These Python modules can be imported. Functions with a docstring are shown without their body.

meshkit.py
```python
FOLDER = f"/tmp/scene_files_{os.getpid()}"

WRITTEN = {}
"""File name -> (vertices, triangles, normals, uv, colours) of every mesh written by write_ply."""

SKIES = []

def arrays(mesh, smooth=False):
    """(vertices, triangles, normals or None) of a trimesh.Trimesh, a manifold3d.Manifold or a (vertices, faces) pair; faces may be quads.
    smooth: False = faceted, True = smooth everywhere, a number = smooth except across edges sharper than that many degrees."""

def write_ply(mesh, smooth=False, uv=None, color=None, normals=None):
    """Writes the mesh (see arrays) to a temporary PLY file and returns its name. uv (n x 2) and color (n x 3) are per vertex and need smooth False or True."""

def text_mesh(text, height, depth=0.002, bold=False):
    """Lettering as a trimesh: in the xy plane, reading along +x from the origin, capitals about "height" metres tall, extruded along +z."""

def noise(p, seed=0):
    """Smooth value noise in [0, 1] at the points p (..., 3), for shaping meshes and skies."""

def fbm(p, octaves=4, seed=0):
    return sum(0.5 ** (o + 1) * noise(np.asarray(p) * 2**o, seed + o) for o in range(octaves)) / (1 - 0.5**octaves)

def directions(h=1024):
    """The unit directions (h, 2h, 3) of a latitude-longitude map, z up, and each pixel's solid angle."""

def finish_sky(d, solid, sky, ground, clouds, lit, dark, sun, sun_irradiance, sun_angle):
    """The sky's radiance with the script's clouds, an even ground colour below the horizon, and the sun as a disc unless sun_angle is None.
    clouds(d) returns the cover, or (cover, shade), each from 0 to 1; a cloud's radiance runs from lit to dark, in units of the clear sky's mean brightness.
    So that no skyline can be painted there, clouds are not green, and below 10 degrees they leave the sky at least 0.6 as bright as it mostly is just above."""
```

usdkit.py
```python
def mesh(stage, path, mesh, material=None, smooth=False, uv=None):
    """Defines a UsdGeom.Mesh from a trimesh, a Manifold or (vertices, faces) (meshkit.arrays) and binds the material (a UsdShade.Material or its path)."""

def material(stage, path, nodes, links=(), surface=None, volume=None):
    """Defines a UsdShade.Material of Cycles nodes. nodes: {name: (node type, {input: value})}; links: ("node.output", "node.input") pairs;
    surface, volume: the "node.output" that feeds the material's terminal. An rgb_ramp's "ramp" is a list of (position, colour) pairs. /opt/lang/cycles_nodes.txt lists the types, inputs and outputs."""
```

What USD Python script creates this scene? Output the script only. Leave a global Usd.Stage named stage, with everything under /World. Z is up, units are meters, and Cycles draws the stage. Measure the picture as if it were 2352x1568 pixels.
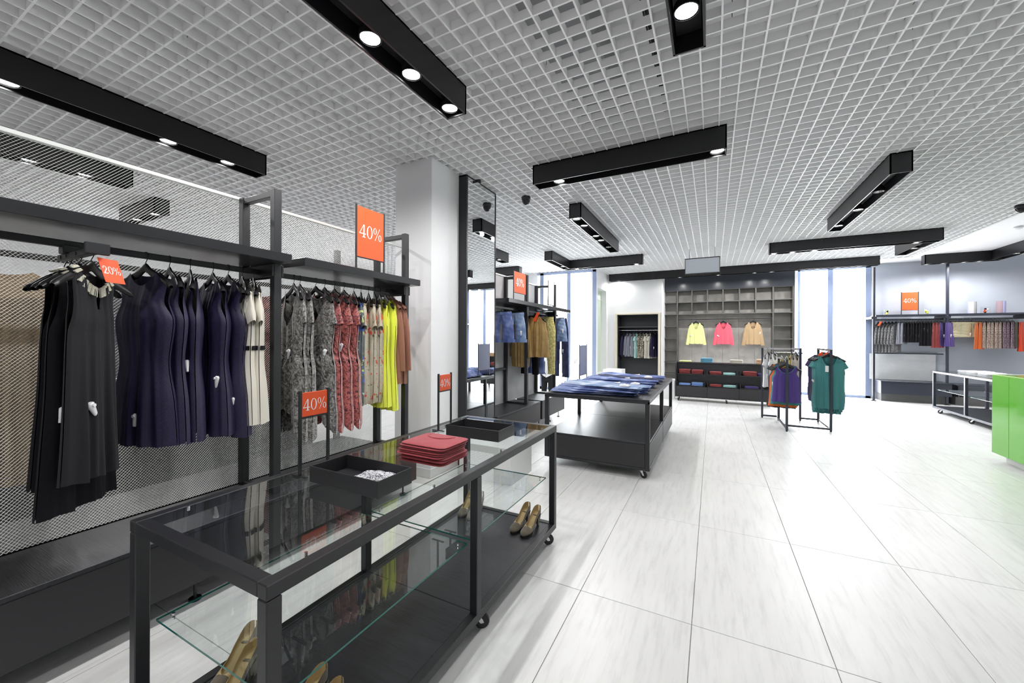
import math, random, numpy as np, trimesh, usdkit, meshkit
from pxr import Usd, UsdGeom, UsdLux, UsdShade, Gf, Sdf
from shapely.geometry import Polygon, box as sbox, Point
from shapely import affinity
from shapely.ops import unary_union

random.seed(7); RNG = np.random.default_rng(7)
stage = Usd.Stage.CreateInMemory()
UsdGeom.SetStageUpAxis(stage, UsdGeom.Tokens.z); UsdGeom.SetStageMetersPerUnit(stage, 1.0)
UsdGeom.Xform.Define(stage, '/World'); UsdGeom.Scope.Define(stage, '/World/Looks')

# ------------------------------------------------------------------ camera, sky, exposure
YAW, ROLL, FPX = math.radians(27.18), .0042, 898.0
cam = UsdGeom.Camera.Define(stage, '/World/camera')
fw = np.array([-math.sin(YAW), math.cos(YAW), 0]); rt = np.array([math.cos(YAW), math.sin(YAW), 0]); up = np.array([0, 0, 1.])
r2 = rt * math.cos(ROLL) + up * math.sin(ROLL); u2 = -rt * math.sin(ROLL) + up * math.cos(ROLL)
m4 = Gf.Matrix4d(*[float(x) for x in (*r2, 0, *u2, 0, *(-fw), 0, 0, 0, 1.5, 1)])
UsdGeom.Xformable(cam).AddTransformOp().Set(m4)
cam.CreateHorizontalApertureAttr(36.0); cam.CreateVerticalApertureAttr(24.0)
cam.CreateFocalLengthAttr(FPX * 36 / 2352); cam.CreateVerticalApertureOffsetAttr(-9 * 36 / 2352)
cam.CreateClippingRangeAttr(Gf.Vec2f(.05, 200))
EXPOSURE = 0.25
cam.CreateExposureAttr(EXPOSURE)
SPOT = 5.2           # radiance-scale of the ceiling spots
WIN = 14.0             # radiance of the daylit window panes
dome = UsdLux.DomeLight.Define(stage, '/World/sky'); dome.CreateColorAttr(Gf.Vec3f(.9, .95, 1.0)); dome.CreateIntensityAttr(.6)

# ------------------------------------------------------------------ helpers
used = {}
def uniq(parent, name):
    n = used.get((parent, name), 0); used[(parent, name)] = n + 1
    return f'{parent}/{name}' + (f'_{n:03d}' if n else '')
def tag(prim, label=None, cat=None, group=None, kind=None):
    for k, v in (('label', label), ('category', cat), ('group', group), ('kind', kind)):
        if v: prim.SetCustomDataByKey(k, v)
class Thing:
    def __init__(s, name, label=None, cat=None, loc=(0, 0, 0), rot=0.0, group=None, kind=None, parent=None):
        s.path = uniq('/World', name); s.loc = np.array(loc, float); s.rot = rot
        x = UsdGeom.Xform.Define(stage, s.path); x.AddTranslateOp().Set(Gf.Vec3d(*[float(v) for v in loc]))
        if rot: x.AddRotateZOp().Set(float(math.degrees(rot)))
        s.prim = x.GetPrim(); tag(s.prim, label, cat, group, kind)
    def l(s, name, mesh, mat, label=None, smooth=35, under=None, kind=None):   # local coordinates
        p = uniq(under or s.path, name)
        m = usdkit.mesh(stage, p, mesh, mat, smooth=smooth); tag(m.GetPrim(), label, kind=kind)
        return p
    def w(s, name, mesh, mat, label=None, smooth=35, under=None, kind=None):   # world coordinates (things without rotation)
        v, f = arr(mesh)
        return s.l(name, (v - s.loc, f), mat, label, smooth, under, kind)
def arr(m):
    if isinstance(m, tuple): return np.asarray(m[0], float), np.asarray(m[1], int)
    return np.asarray(m.vertices, float), np.asarray(m.faces, int)
def single(name, mesh, mat, label=None, cat=None, group=None, kind=None, smooth=35):
    v, f = arr(mesh); c = np.array([v[:, 0].mean(), v[:, 1].mean(), v[:, 2].min()])
    p = uniq('/World', name); m = usdkit.mesh(stage, p, (v - c, f), mat, smooth=smooth)
    UsdGeom.Xformable(m).AddTranslateOp().Set(Gf.Vec3d(*c)); tag(m.GetPrim(), label, cat, group, kind)
    return p
def cat(*ms):
    vs, fs, n = [], [], 0
    for m in ms:
        v, f = arr(m)
        if len(f) and f.shape[1] == 4: f = np.vstack([f[:, [0, 1, 2]], f[:, [0, 2, 3]]])
        vs.append(v); fs.append(f + n); n += len(v)
    return np.vstack(vs), np.vstack(fs)
def box(x0, x1, y0, y1, z0, z1):
    v = np.array([[x, y, z] for x in (x0, x1) for y in (y0, y1) for z in (z0, z1)], float)
    f = np.array([[0, 1, 3], [0, 3, 2], [4, 6, 7], [4, 7, 5], [0, 4, 5], [0, 5, 1], [2, 3, 7], [2, 7, 6], [0, 2, 6], [0, 6, 4], [1, 5, 7], [1, 7, 3]])
    return v, f
def bbox(x0, x1, y0, y1, z0, z1, b=.003):      # box with bevelled edges
    p = []
    for x, sx in ((x0, 1), (x1, -1)):
        for y, sy in ((y0, 1), (y1, -1)):
            for z, sz in ((z0, 1), (z1, -1)):
                p += [(x, y + sy * b, z + sz * b), (x + sx * b, y, z + sz * b), (x + sx * b, y + sy * b, z)]
    h = trimesh.convex.convex_hull(np.array(p)); return arr(h)
def hull(pts): return arr(trimesh.convex.convex_hull(np.array(pts, float)))
def grid_faces(n, m, closed_m=False, flip=False):    # n rows x m columns
    i, j = np.meshgrid(np.arange(n - 1), np.arange(m if closed_m else m - 1), indexing='ij')
    a = i * m + j; b = i * m + (j + 1) % m; c = (i + 1) * m + (j + 1) % m; d = (i + 1) * m + j
    q = np.stack([a, b, c, d], -1).reshape(-1, 4)
    if flip: q = q[:, ::-1]
    return np.vstack([q[:, [0, 1, 2]], q[:, [0, 2, 3]]])
def tube(path, r, n=8, closed=False, sy=1.0):
    path = np.array(path, float); k = len(path); r = np.broadcast_to(np.asarray(r, float), (k,))
    t = np.gradient(path, axis=0); t /= np.linalg.norm(t, axis=1, keepdims=True) + 1e-12
    ref = np.array([0, 0, 1.]) if abs(t[0][2]) < .9 else np.array([0, 1., 0])
    V = []
    a = np.cross(t[0], ref); a /= np.linalg.norm(a)
    for i in range(k):
        a = a - t[i] * (a @ t[i]); a /= np.linalg.norm(a) + 1e-12; b = np.cross(t[i], a)
        ph = np.arange(n) / n * 2 * np.pi
        V.append(path[i] + r[i] * (np.cos(ph)[:, None] * a + sy * np.sin(ph)[:, None] * b))
    V = np.vstack(V); F = grid_faces(k, n, True)
    V = np.vstack([V, path[0], path[-1]]); c0, c1 = len(V) - 2, len(V) - 1
    e = [[c0, (j + 1) % n, j] for j in range(n)] + [[c1, (k - 1) * n + j, (k - 1) * n + (j + 1) % n] for j in range(n)]
    return V, np.vstack([F, np.array(e)])
def cyl(x, y, z0, z1, r, n=16, r1=None):
    return tube([(x, y, z0), (x, y, z1)], [r, r if r1 is None else r1], n)
def lathe(prof, n=24):                       # prof: (r, z) list
    p = np.array(prof, float); ph = np.arange(n) / n * 2 * np.pi
    V = np.stack([p[:, 0][:, None] * np.cos(ph), p[:, 0][:, None] * np.sin(ph), np.broadcast_to(p[:, 1][:, None], (len(p), n))], -1).reshape(-1, 3)
    return V, grid_faces(len(p), n, True)
def move(m, dx=0, dy=0, dz=0, rz=0, s=1.0):
    v, f = arr(m); c, q = math.cos(rz), math.sin(rz); v = v * s
    v = np.stack([v[:, 0] * c - v[:, 1] * q, v[:, 0] * q + v[:, 1] * c, v[:, 2]], 1)
    return v + [dx, dy, dz], f
def extrude(poly, h):
    gs = getattr(poly, 'geoms', [poly])
    return cat(*[arr(trimesh.creation.extrude_polygon(g, h, engine='earcut')) for g in gs])

# ------------------------------------------------------------------ materials
def MAT(name, col, rough=.5, metal=0.0, noise=None, bump=None, **kw):
    """noise: (scale xyz, amount) light and dark mottling; bump: (scale, strength)"""
    nodes = {'p': ('principled_bsdf', dict(base_color=col, roughness=rough, metallic=metal, **kw))}; links = []
    if noise or bump: nodes['tc'] = ('texture_coordinate', {})
    if noise:
        sc, am = noise; sc = sc if np.ndim(sc) else (sc,) * 3
        nodes['mp'] = ('mapping', dict(scale=sc)); nodes['n'] = ('noise_texture', dict(scale=1.0, detail=4.0, roughness=.6))
        lo = tuple(c * (1 - am) for c in col); hi = tuple(min(1, c * (1 + am)) for c in col)
        nodes['r'] = ('rgb_ramp', {'ramp': [(.3, lo), (.7, hi)]})
        links += [('tc.object', 'mp.vector'), ('mp.vector', 'n.vector'), ('n.fac', 'r.fac'), ('r.color', 'p.base_color')]
    if bump:
        sc, st = bump; sc = sc if np.ndim(sc) else (sc,) * 3
        nodes['mb'] = ('mapping', dict(scale=sc)); nodes['nb'] = ('noise_texture', dict(scale=1.0, detail=3.0))
        nodes['b'] = ('bump', dict(strength=st, distance=.01))
        links += [('tc.object', 'mb.vector'), ('mb.vector', 'nb.vector'), ('nb.fac', 'b.height'), ('b.normal', 'p.normal')]
    return usdkit.material(stage, '/World/Looks/' + name, nodes, links, surface='p.BSDF')
def PATTERN(name, stops, scale, rough=.8, kind='noise', detail=3.0, distort=0.0, second=None, stretch=(1, 1, 1), **kw):
    """a printed cloth: stops over a noise or voronoi; second: (scale, threshold, colour) blobs of another colour laid over it"""
    nodes = {'tc': ('texture_coordinate', {}), 'mp': ('mapping', dict(scale=stretch)), 'p': ('principled_bsdf', dict(roughness=rough, **kw))}
    links = [('tc.object', 'mp.vector')]
    if kind == 'noise':
        nodes['n'] = ('noise_texture', dict(scale=scale, detail=detail, distortion=distort)); links += [('mp.vector', 'n.vector'), ('n.fac', 'r.fac')]
    else:
        nodes['n'] = ('voronoi_texture', dict(scale=scale)); links += [('mp.vector', 'n.vector'), ('n.distance', 'r.fac')]
    nodes['r'] = ('rgb_ramp', {'ramp': stops, 'interpolate': True})
    out = 'r.color'
    for i, (sc, th, c) in enumerate(second or []):
        nodes[f'm{i}'] = ('mapping', dict(location=(3.1 * i + 1.3, 7.7 * i, 2.2 * i))); nodes[f's{i}'] = ('noise_texture', dict(scale=sc, detail=2.5))
        nodes[f't{i}'] = ('map_range', dict(from_min=th, from_max=th + .03, to_min=0.0, to_max=1.0, clamp=True)); nodes[f'x{i}'] = ('mix', dict(mix_type='mix', color2=c))
        links += [('tc.object', f'm{i}.vector'), (f'm{i}.vector', f's{i}.vector'), (f's{i}.fac', f't{i}.value'), (f't{i}.result', f'x{i}.fac'), (out, f'x{i}.color1')]
        out = f'x{i}.color'
    links.append((out, 'p.base_color'))
    return usdkit.material(stage, '/World/Looks/' + name, nodes, links, surface='p.BSDF')
def GLASSPANE(name, tint, ior=1.5, glossy=(1, 1, 1)):     # reflects at the face the ray enters by, lets it out at the other
    return usdkit.material(stage, '/World/Looks/' + name, {'f': ('fresnel', dict(IOR=ior)), 'ge': ('geometry', {}), 'inv': ('math', dict(math_type='subtract', value1=1.0)), 'mul': ('math', dict(math_type='multiply')),
                                                           't': ('transparent_bsdf', dict(color=tint)), 'g': ('glossy_bsdf', dict(color=glossy, roughness=.0)), 'm': ('mix_closure', {})},
                           [('ge.backfacing', 'inv.value2'), ('f.fac', 'mul.value1'), ('inv.value', 'mul.value2'), ('mul.value', 'm.fac'), ('t.BSDF', 'm.closure1'), ('g.BSDF', 'm.closure2')], surface='m.closure')
def EMIT(name, col, strength):
    return usdkit.material(stage, '/World/Looks/' + name, {'e': ('emission', dict(color=col, strength=strength))}, surface='e.emission')

BLACKM = MAT('black_metal', (.016, .017, .020), .42, noise=((60, 60, 60), .1))
BLACKW = MAT('black_wood', (.020, .021, .026), .38, noise=((6, 70, 70), .35), bump=((8, 260, 260), .12))
BLACKB = MAT('black_board', (.022, .022, .025), .45)
FIXT = MAT('fixture_black', (.009, .009, .011), .35)
FIXIN = MAT('fixture_inside', (.006, .006, .007), .6)
CHROME = MAT('chrome', (.75, .75, .76), .16, 1.0)
SHELFM = MAT('black_shelf_satin', (.017, .018, .021), .24)
REFL = MAT('lamp_reflector', (.85, .85, .87), .2, 1.0)
RUBBER = MAT('black_rubber', (.01, .01, .011), .35)
WHITE = MAT('white_plaster', (.84, .845, .86), .7, noise=(1.5, .02))
WHITE2 = MAT('white_lacquer', (.84, .85, .85), .35)
GREYW = MAT('grey_wall', (.42, .455, .52), .75, noise=(1.2, .03))
PLEN = MAT('plenum_white', (.88, .88, .885), .9, noise=(.9, .06))
GRID = MAT('grid_white', (.93, .93, .94), .5)
GYPS = MAT('gypsum', (.88, .88, .89), .8)
ALU = MAT('trim_aluminium', (.72, .74, .72), .4)
FRAMEB = MAT('window_frame_paint', (.20, .25, .38), .45)
CONC = MAT('concrete_panel', (.40, .385, .36), .8, noise=((5, 5, 5), .16))
UNITG = MAT('graphite_shelf', (.11, .11, .105), .55)
FASC = MAT('fascia_graphite', (.045, .050, .062), .22)
CREAM = MAT('cream_wood_frame', (.74, .69, .56), .5)
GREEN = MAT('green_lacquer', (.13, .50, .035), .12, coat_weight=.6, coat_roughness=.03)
BLUEM = MAT('black_metal_satin', (.030, .034, .050), .30)
REDP = MAT('sale_red', (.93, .105, .022), .5)
REDT = MAT('sale_red_tag', (.93, .09, .015), .5)
LETTER = MAT('letter_white', (.92, .92, .92), .5)
GREYP = MAT('sign_back_grey', (.23, .25, .40), .6)
PALEP = MAT('sign_pale', (.62, .66, .72), .5)
TAGW = MAT('security_tag_plastic', (.86, .86, .88), .3)
HANG = MAT('hanger_black', (.011, .011, .012), .33)
HANGB = MAT('hanger_brown', (.20, .09, .06), .5)
SKIN = MAT('mannequin_white', (.80, .80, .80), .4)
MIRROR = usdkit.material(stage, '/World/Looks/mirror_silver', {'g': ('glossy_bsdf', dict(color=(.86, .88, .88), roughness=.0))}, surface='g.BSDF')
PANE = GLASSPANE('clear_glass', (.95, .975, .965), 1.85)
PANEB = GLASSPANE('partition_glass', (.80, .82, .83), 1.45)
JARG = GLASSPANE('jar_glass', (.97, .98, .98))
EDGE = MAT('glass_edge', (.02, .16, .13), .08, transmission_weight=.0)
WINP = EMIT('window_daylight', (.93, .97, 1.0), WIN)
BULB = EMIT('lamp_glow', (1, .99, .97), 30.0)
MESHM = MAT('expanded_metal', (.86, .87, .84), .4)
DOME = MAT('smoked_dome', (.01, .01, .012), .08)
DARKV = MAT('dark_void', (.03, .03, .032), .8)
# floor tile: pale ash-grained porcelain
FT = []
for i, k in enumerate((.97, 1.0, .985, 1.01)):
    c = np.array([.86, .86, .855]) * k
    FT.append(usdkit.material(stage, f'/World/Looks/floor_tile_{i}', {
        'tc': ('texture_coordinate', {}), 'g': ('geometry', {}), 'mp': ('mapping', dict(scale=(26, 2.6, 1), location=(i * 3.3, i * 1.7, 0))), 'n': ('noise_texture', dict(scale=1.0, detail=5.0, roughness=.65)),
        'm2': ('mapping', dict(scale=(1.6, .8, 1))), 'n2': ('noise_texture', dict(scale=1.5, detail=2.0)),
        'r': ('rgb_ramp', {'ramp': [(.28, tuple(c * .86)), (.5, tuple(c)), (.75, tuple(np.minimum(c * 1.04, 1)))]}), 'r2': ('rgb_ramp', {'ramp': [(.3, (.93, .93, .93)), (.7, (1, 1, 1))]}),
        'x': ('mix', dict(mix_type='multiply', fac=1.0)), 'p': ('principled_bsdf', dict(roughness=.34, specular_ior_level=.45))},
        [('g.position', 'mp.vector'), ('mp.vector', 'n.vector'), ('n.fac', 'r.fac'), ('g.position', 'm2.vector'), ('m2.vector', 'n2.vector'), ('n2.fac', 'r2.fac'), ('r.color', 'x.color1'), ('r2.color', 'x.color2'), ('x.color', 'p.base_color')], surface='p.BSDF'))
WHITE3 = MAT('plain_white_wall', (.86, .86, .86), .8)
GROUT = MAT('grout', (.30, .29, .27), .9)
# cloths
def CLOTH(name, col, rough=.85, knit=700, st=.15, sheen=.15, **kw): return MAT('cloth_' + name, col, rough, bump=(knit, st), sheen_weight=sheen, specular_ior_level=.25, **kw)
C = dict(
    black=CLOTH('black', (.004, .004, .007), sheen=.02), charcoal=CLOTH('charcoal', (.014, .014, .017), .7, sheen=.03), navy=PATTERN('cloth_navy_jacquard', [(.40, (.005, .004, .020)), (.62, (.018, .013, .062))], 160, .6, stretch=(1, 1, 2.2)),
    ivory=CLOTH('ivory', (.66, .63, .55)), snake=PATTERN('cloth_grey_snakeskin', [(.38, (.025, .024, .023)), (.5, (.15, .145, .135)), (.66, (.34, .33, .31))], 42, .55, detail=5, distort=1.6, sheen_weight=.5),
    red=PATTERN('cloth_red_crackle_velvet', [(.40, (.06, .012, .014)), (.48, (.36, .085, .08)), (.7, (.52, .15, .13))], 48, .42, detail=5, distort=1.4, sheen_weight=.5),
    bluefl=PATTERN('cloth_blue_floral', [(.40, (.07, .08, .095)), (.6, (.13, .155, .17))], 6, .75, second=[(15, .57, (.07, .13, .45)), (19, .60, (.48, .55, .22)), (26, .63, (.55, .62, .6))]),
    redfl=PATTERN('cloth_beige_floral', [(.4, (.44, .40, .30)), (.6, (.54, .50, .40))], 6, .75, second=[(30, .645, (.14, .13, .08)), (21, .60, (.62, .09, .035)), (34, .64, (.50, .28, .22))]),
    lime=CLOTH('lime', (.78, .84, .085)), brown=CLOTH('brown', (.34, .16, .11)), tan=CLOTH('tan', (.50, .35, .20)), jackettan=MAT('cloth_tan_jacket', (.40, .255, .09), .6, noise=(14, .15), bump=(60, .3)),
    pink=CLOTH('pink', (.86, .14, .20)), limepale=CLOTH('pale_lime', (.84, .88, .38)), crimson=MAT('cloth_crimson_knit', (.40, .045, .06), .9, bump=(420, .2), sheen_weight=.3), darkred=CLOTH('darkred', (.30, .045, .045)),
    aqua=CLOTH('aqua', (.36, .62, .60)), sky=CLOTH('sky', (.17, .42, .56)), blue=CLOTH('blue', (.20, .34, .66)), purple=CLOTH('purple', (.075, .045, .21)), peach=CLOTH('peach', (.74, .52, .34)),
    white=CLOTH('white', (.80, .80, .82)), teal=CLOTH('teal', (.055, .215, .225), .65), orange=CLOTH('orange', (.60, .13, .02)), yellow=CLOTH('yellow', (.70, .62, .22)), beige=CLOTH('beige', (.50, .44, .36)),
    grey=CLOTH('grey', (.24, .25, .30)), khaki=CLOTH('khaki', (.46, .42, .28)), olive=CLOTH('olive', (.08, .075, .055)), scarlet=CLOTH('scarlet', (.66, .06, .02)),
    tweed=PATTERN('cloth_tweed', [(.40, (.03, .03, .035)), (.55, (.22, .22, .23)), (.66, (.45, .45, .45))], 130, .9, stretch=(1, 1, .5)), skirt=PATTERN('cloth_ditsy_print', [(.40, (.10, .05, .06)), (.5, (.42, .33, .27)), (.63, (.58, .50, .44))], 75, .85, detail=5),
    plum=PATTERN('cloth_plum_print', [(.40, (.05, .03, .05)), (.52, (.20, .14, .18)), (.66, (.42, .34, .36))], 75, .85, detail=5),
    animal=PATTERN('cloth_animal_print', [(.42, (.04, .035, .03)), (.5, (.28, .25, .19)), (.62, (.55, .52, .42))], 34, .8, detail=3, distort=1.2),
    scarf=PATTERN('cloth_grey_scarf', [(.44, (.11, .11, .14)), (.50, (.62, .62, .66)), (.6, (.72, .72, .75))], 60, .8, detail=2, distort=2.5),
    denimL=PATTERN('cloth_denim_light', [(.30, (.10, .16, .30)), (.52, (.26, .36, .56)), (.70, (.60, .68, .80))], 5, .85, detail=4), denim=PATTERN('cloth_denim_mid', [(.30, (.05, .075, .22)), (.52, (.12, .17, .40)), (.70, (.36, .43, .68))], 5, .85, detail=4),
    denimD=PATTERN('cloth_denim_dark', [(.35, (.012, .015, .05)), (.7, (.035, .045, .12))], 9, .85, detail=4), mustard=PATTERN('cloth_yellow_print', [(.4, (.50, .43, .12)), (.6, (.72, .66, .28))], 30, .85), vest=CLOTH('vest', (.02, .02, .03)))
# ------------------------------------------------------------------ room shell
ZC = 3.4
fl = Thing('floor', kind='structure')
fl.w('grout_bed', box(-10, 7.6, -4, 13.2, -.06, -.004), GROUT)
k = 0
for i in range(-16, 14):
    for j in range(-5, 10):
        x0, x1 = -.6925 + .6 * i, -.6925 + .6 * (i + 1); y0, y1 = 2.257 + 1.22 * j, 2.257 + 1.22 * (j + 1)
        if x1 < -9.5 or x0 > 7.4 or y1 < -4 or y0 > 13.1: continue
        near = x0 > -3.1 and x0 < 6 and y1 > 0 and y0 < 12.9 and y1 > .45 * abs(x0)
        g = .0018
        if near:
            fl.w('tile', bbox(x0 + g, x1 - g, y0 + g, y1 - g, -.02, 0, .0012), FT[RNG.integers(4)], smooth=False)
        else:
            k += 1
            FARF = globals().setdefault('FARF', []); FARF.append(box(x0 + g, x1 - g, y0 + g, y1 - g, -.02, 0))
fl.w('far_tiles', cat(*FARF), FT[1], kind='stuff', smooth=False)

ce = Thing('ceiling', kind='structure')
ce.w('slab', box(-10, 7.6, -4, 13.2, 3.95, 4.1), PLEN)
GX0, GX1, GY0, GY1 = -9.9, 4.09, -3.9, 12.22
bh = .058
x = -1.707 - .125 * 65
while x < GX1:
    ce.w('blade', box(x - .0055, x + .0055, GY0, GY1, ZC, ZC + bh), GRID, smooth=False); x += .125
y = 2.86 - .125 * 54
while y < GY1:
    ce.w('cross_blade', box(GX0, GX1, y - .0055, y + .0055, ZC + .0005, ZC + bh), GRID, smooth=False); y += .125
# gypsum borders at the right and along the back, with their edge profiles
ce.w('gypsum_border', box(GX1 + .03, 7.5, -4, 13.0, ZC, ZC + .08), GYPS)
ce.w('gypsum_border', box(-2.84, GX1 + .03, GY1 + .03, 13.0, ZC, ZC + .08), GYPS)
ce.w('edge_profile', box(GX1, GX1 + .03, -4, GY1 + .03, ZC - .004, ZC + .08), ALU); ce.w('edge_profile', box(-2.84, GX1, GY1, GY1 + .03, ZC - .004, ZC + .08), ALU)
# ducts and cables above the grid
ce.w('duct', box(-1.15, -.75, 2.2, 9.0, 3.66, 3.9), MAT('duct_grey', (.33, .34, .35), .5)); ce.w('duct', tube([(2.2, .2, 3.72), (2.2, 6.5, 3.72)], .11, 12), MAT('duct_foil', (.5, .5, .52), .35, .8, bump=(30, .6)))
ce.w('cable_tray', cat(*[tube([(-.42 + .012 * q, 1.2, 3.62 + .01 * (q % 2)), (-.40 + .012 * q, 3.6, 3.60), (-.5 + .012 * q, 7.5, 3.63)], .006, 5) for q in range(4)]), RUBBER)
ce.w('cable_tray', cat(*[tube([(1.1 + .02 * q, 1.0, 3.6), (1.14 + .015 * q, 5.6, 3.62)], .006, 5) for q in range(3)]), RUBBER)
ce.w('pipe', tube([(-3.4, 1.0, 3.7), (.6, 3.02, 3.7), (3.8, 3.02, 3.72)], .03, 8), ALU)
ce.w('hanger_wire', cat(*[tube([(xx, yy, ZC + bh), (xx, yy, 3.95)], .002, 4) for xx in np.arange(-4.9, 4, 1.25) for yy in np.arange(.3, 9, 1.25)]), BLACKM)

def wall(side, x0, x1, y0, y1, z0=0, z1=3.95, m=WHITE): return single('wall_' + side, box(x0, x1, y0, y1, z0, z1), m, kind='structure')
wall('left', -10.1, -10, -4, 13.2, m=WHITE3); wall('front', -10, 7.6, -4.1, -4, m=WHITE3); wall('right', 7.5, 7.6, -4, 13.2, m=WHITE3)
wall('back', 3.56, 7.6, 12.98, 13.15, m=GREYW)
single('wall_back', box(1.925, 1.99, 12.6, 13.1, 0, 3.95), WHITE, kind='structure')
single('wall_back', box(-1.5, 1.93, 13.0, 13.15, 0, 3.95), WHITE, kind='structure')
single('wall_back', box(1.98, 3.57, 12.98, 13.15, 3.36, 3.95), GREYW, kind='structure')
nb = Thing('wall_back_left', kind='structure')         # white wall with the wardrobe niche
X0, X1, Yb = -2.84, -1.3, 11.95
for b_ in (box(X0, -2.62, Yb, 12.55, 0, 3.95), box(-1.325, X1, Yb, 13.0, 0, 3.95), box(-2.62, -1.325, Yb, 12.55, 2.235, 3.95), box(-2.62, -1.325, 12.5, 12.55, 0, 2.235)):
    nb.w('wall_panel', b_, WHITE)
ws = Thing('wall_side', kind='structure')               # return wall between shop window and back wall with the glazed niche
for b_ in (box(-3.0, X0, 10.6, 10.72, 0, 3.95), box(-3.0, X0, 11.70, 12.6, 0, 3.95), box(-3.0, X0, 10.72, 11.70, 2.9, 3.95), box(-3.0, X0, 10.72, 11.70, 0, .5)):
    ws.w('wall_panel', b_, WHITE)
NICHE = MAT('niche_green', (.62, .72, .58), .5)
ws.w('niche_back', box(-3.06, -3.0, 10.72, 11.70, .5, 2.9), NICHE); ws.w('glass_shelf', box(-3.0, X0 - .02, 10.73, 11.69, 2.58, 2.592), PANE)
wall('window_left', -10, -4.62, 10.6, 10.75); single('wall_window_left', box(-4.62, -3.0, 10.6, 10.75, 3.345, 3.95), GREYW, kind='structure')
def shop_window(n, xs, Y, z0, z1):
    t = Thing('window_%d' % n, kind='structure')
    e = .055
    for i, (a, b_) in enumerate(xs):
        t.w('pane', box(a, b_, Y + .06, Y + .07, z0, z1), WINP, smooth=False)
    lo, hi = xs[0][0], xs[-1][1]
    t.w('frame', cat(bbox(lo - .11, lo, Y - .02, Y + .1, 0, z1 + .06), bbox(hi, hi + .10, Y - .02, Y + .1, 0, z1 + .06), bbox(lo - .11, hi + .1, Y - .02, Y + .1, z1, z1 + .06), bbox(lo - .11, hi + .1, Y - .02, Y + .1, 0, z0)), FRAMEB)
    for i in range(len(xs) - 1): t.w('mullion', bbox(xs[i][1], xs[i + 1][0], Y - .02, Y + .1, 0, z1 + .02), FRAMEB)
    return t
shop_window(1, [(-4.40, -3.68), (-3.58, -2.95)], 10.6, .08, 3.32)
shop_window(2, [(2.10, 2.69), (2.80, 3.46)], 12.98, .06, 3.315)
# column with the tall mirror
col = Thing('column', 'white square column rising from floor to grid ceiling beside the mesh rack', 'column', (-2.92, 3.9, 0))
col.w('shaft', bbox(-3.17, -2.66, 3.30, 4.50, 0, 3.42, .004), WHITE); col.w('base', bbox(-3.18, -2.655, 3.29, 4.51, 0, .1, .004), WHITE2)
mi = Thing('mirror', 'tall black-framed mirror on the side of the white column', 'mirror', (-2.6, 4.15, 0))
mi.w('frame', cat(bbox(-2.66, -2.548, 3.795, 3.825, .02, 3.395), bbox(-2.66, -2.548, 4.475, 4.487, .02, 3.395), bbox(-2.66, -2.548, 3.795, 4.487, 3.375, 3.395), bbox(-2.66, -2.548, 3.795, 4.487, .0, .06)), BLACKM)
mi.w('mirror_glass', box(-2.60, -2.556, 3.825, 4.475, .06, 3.376), MIRROR, smooth=False)
mi.w('bracket', bbox(-2.60, -2.52, 3.99, 4.06, 3.365, 3.42), BLACKM)

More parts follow.
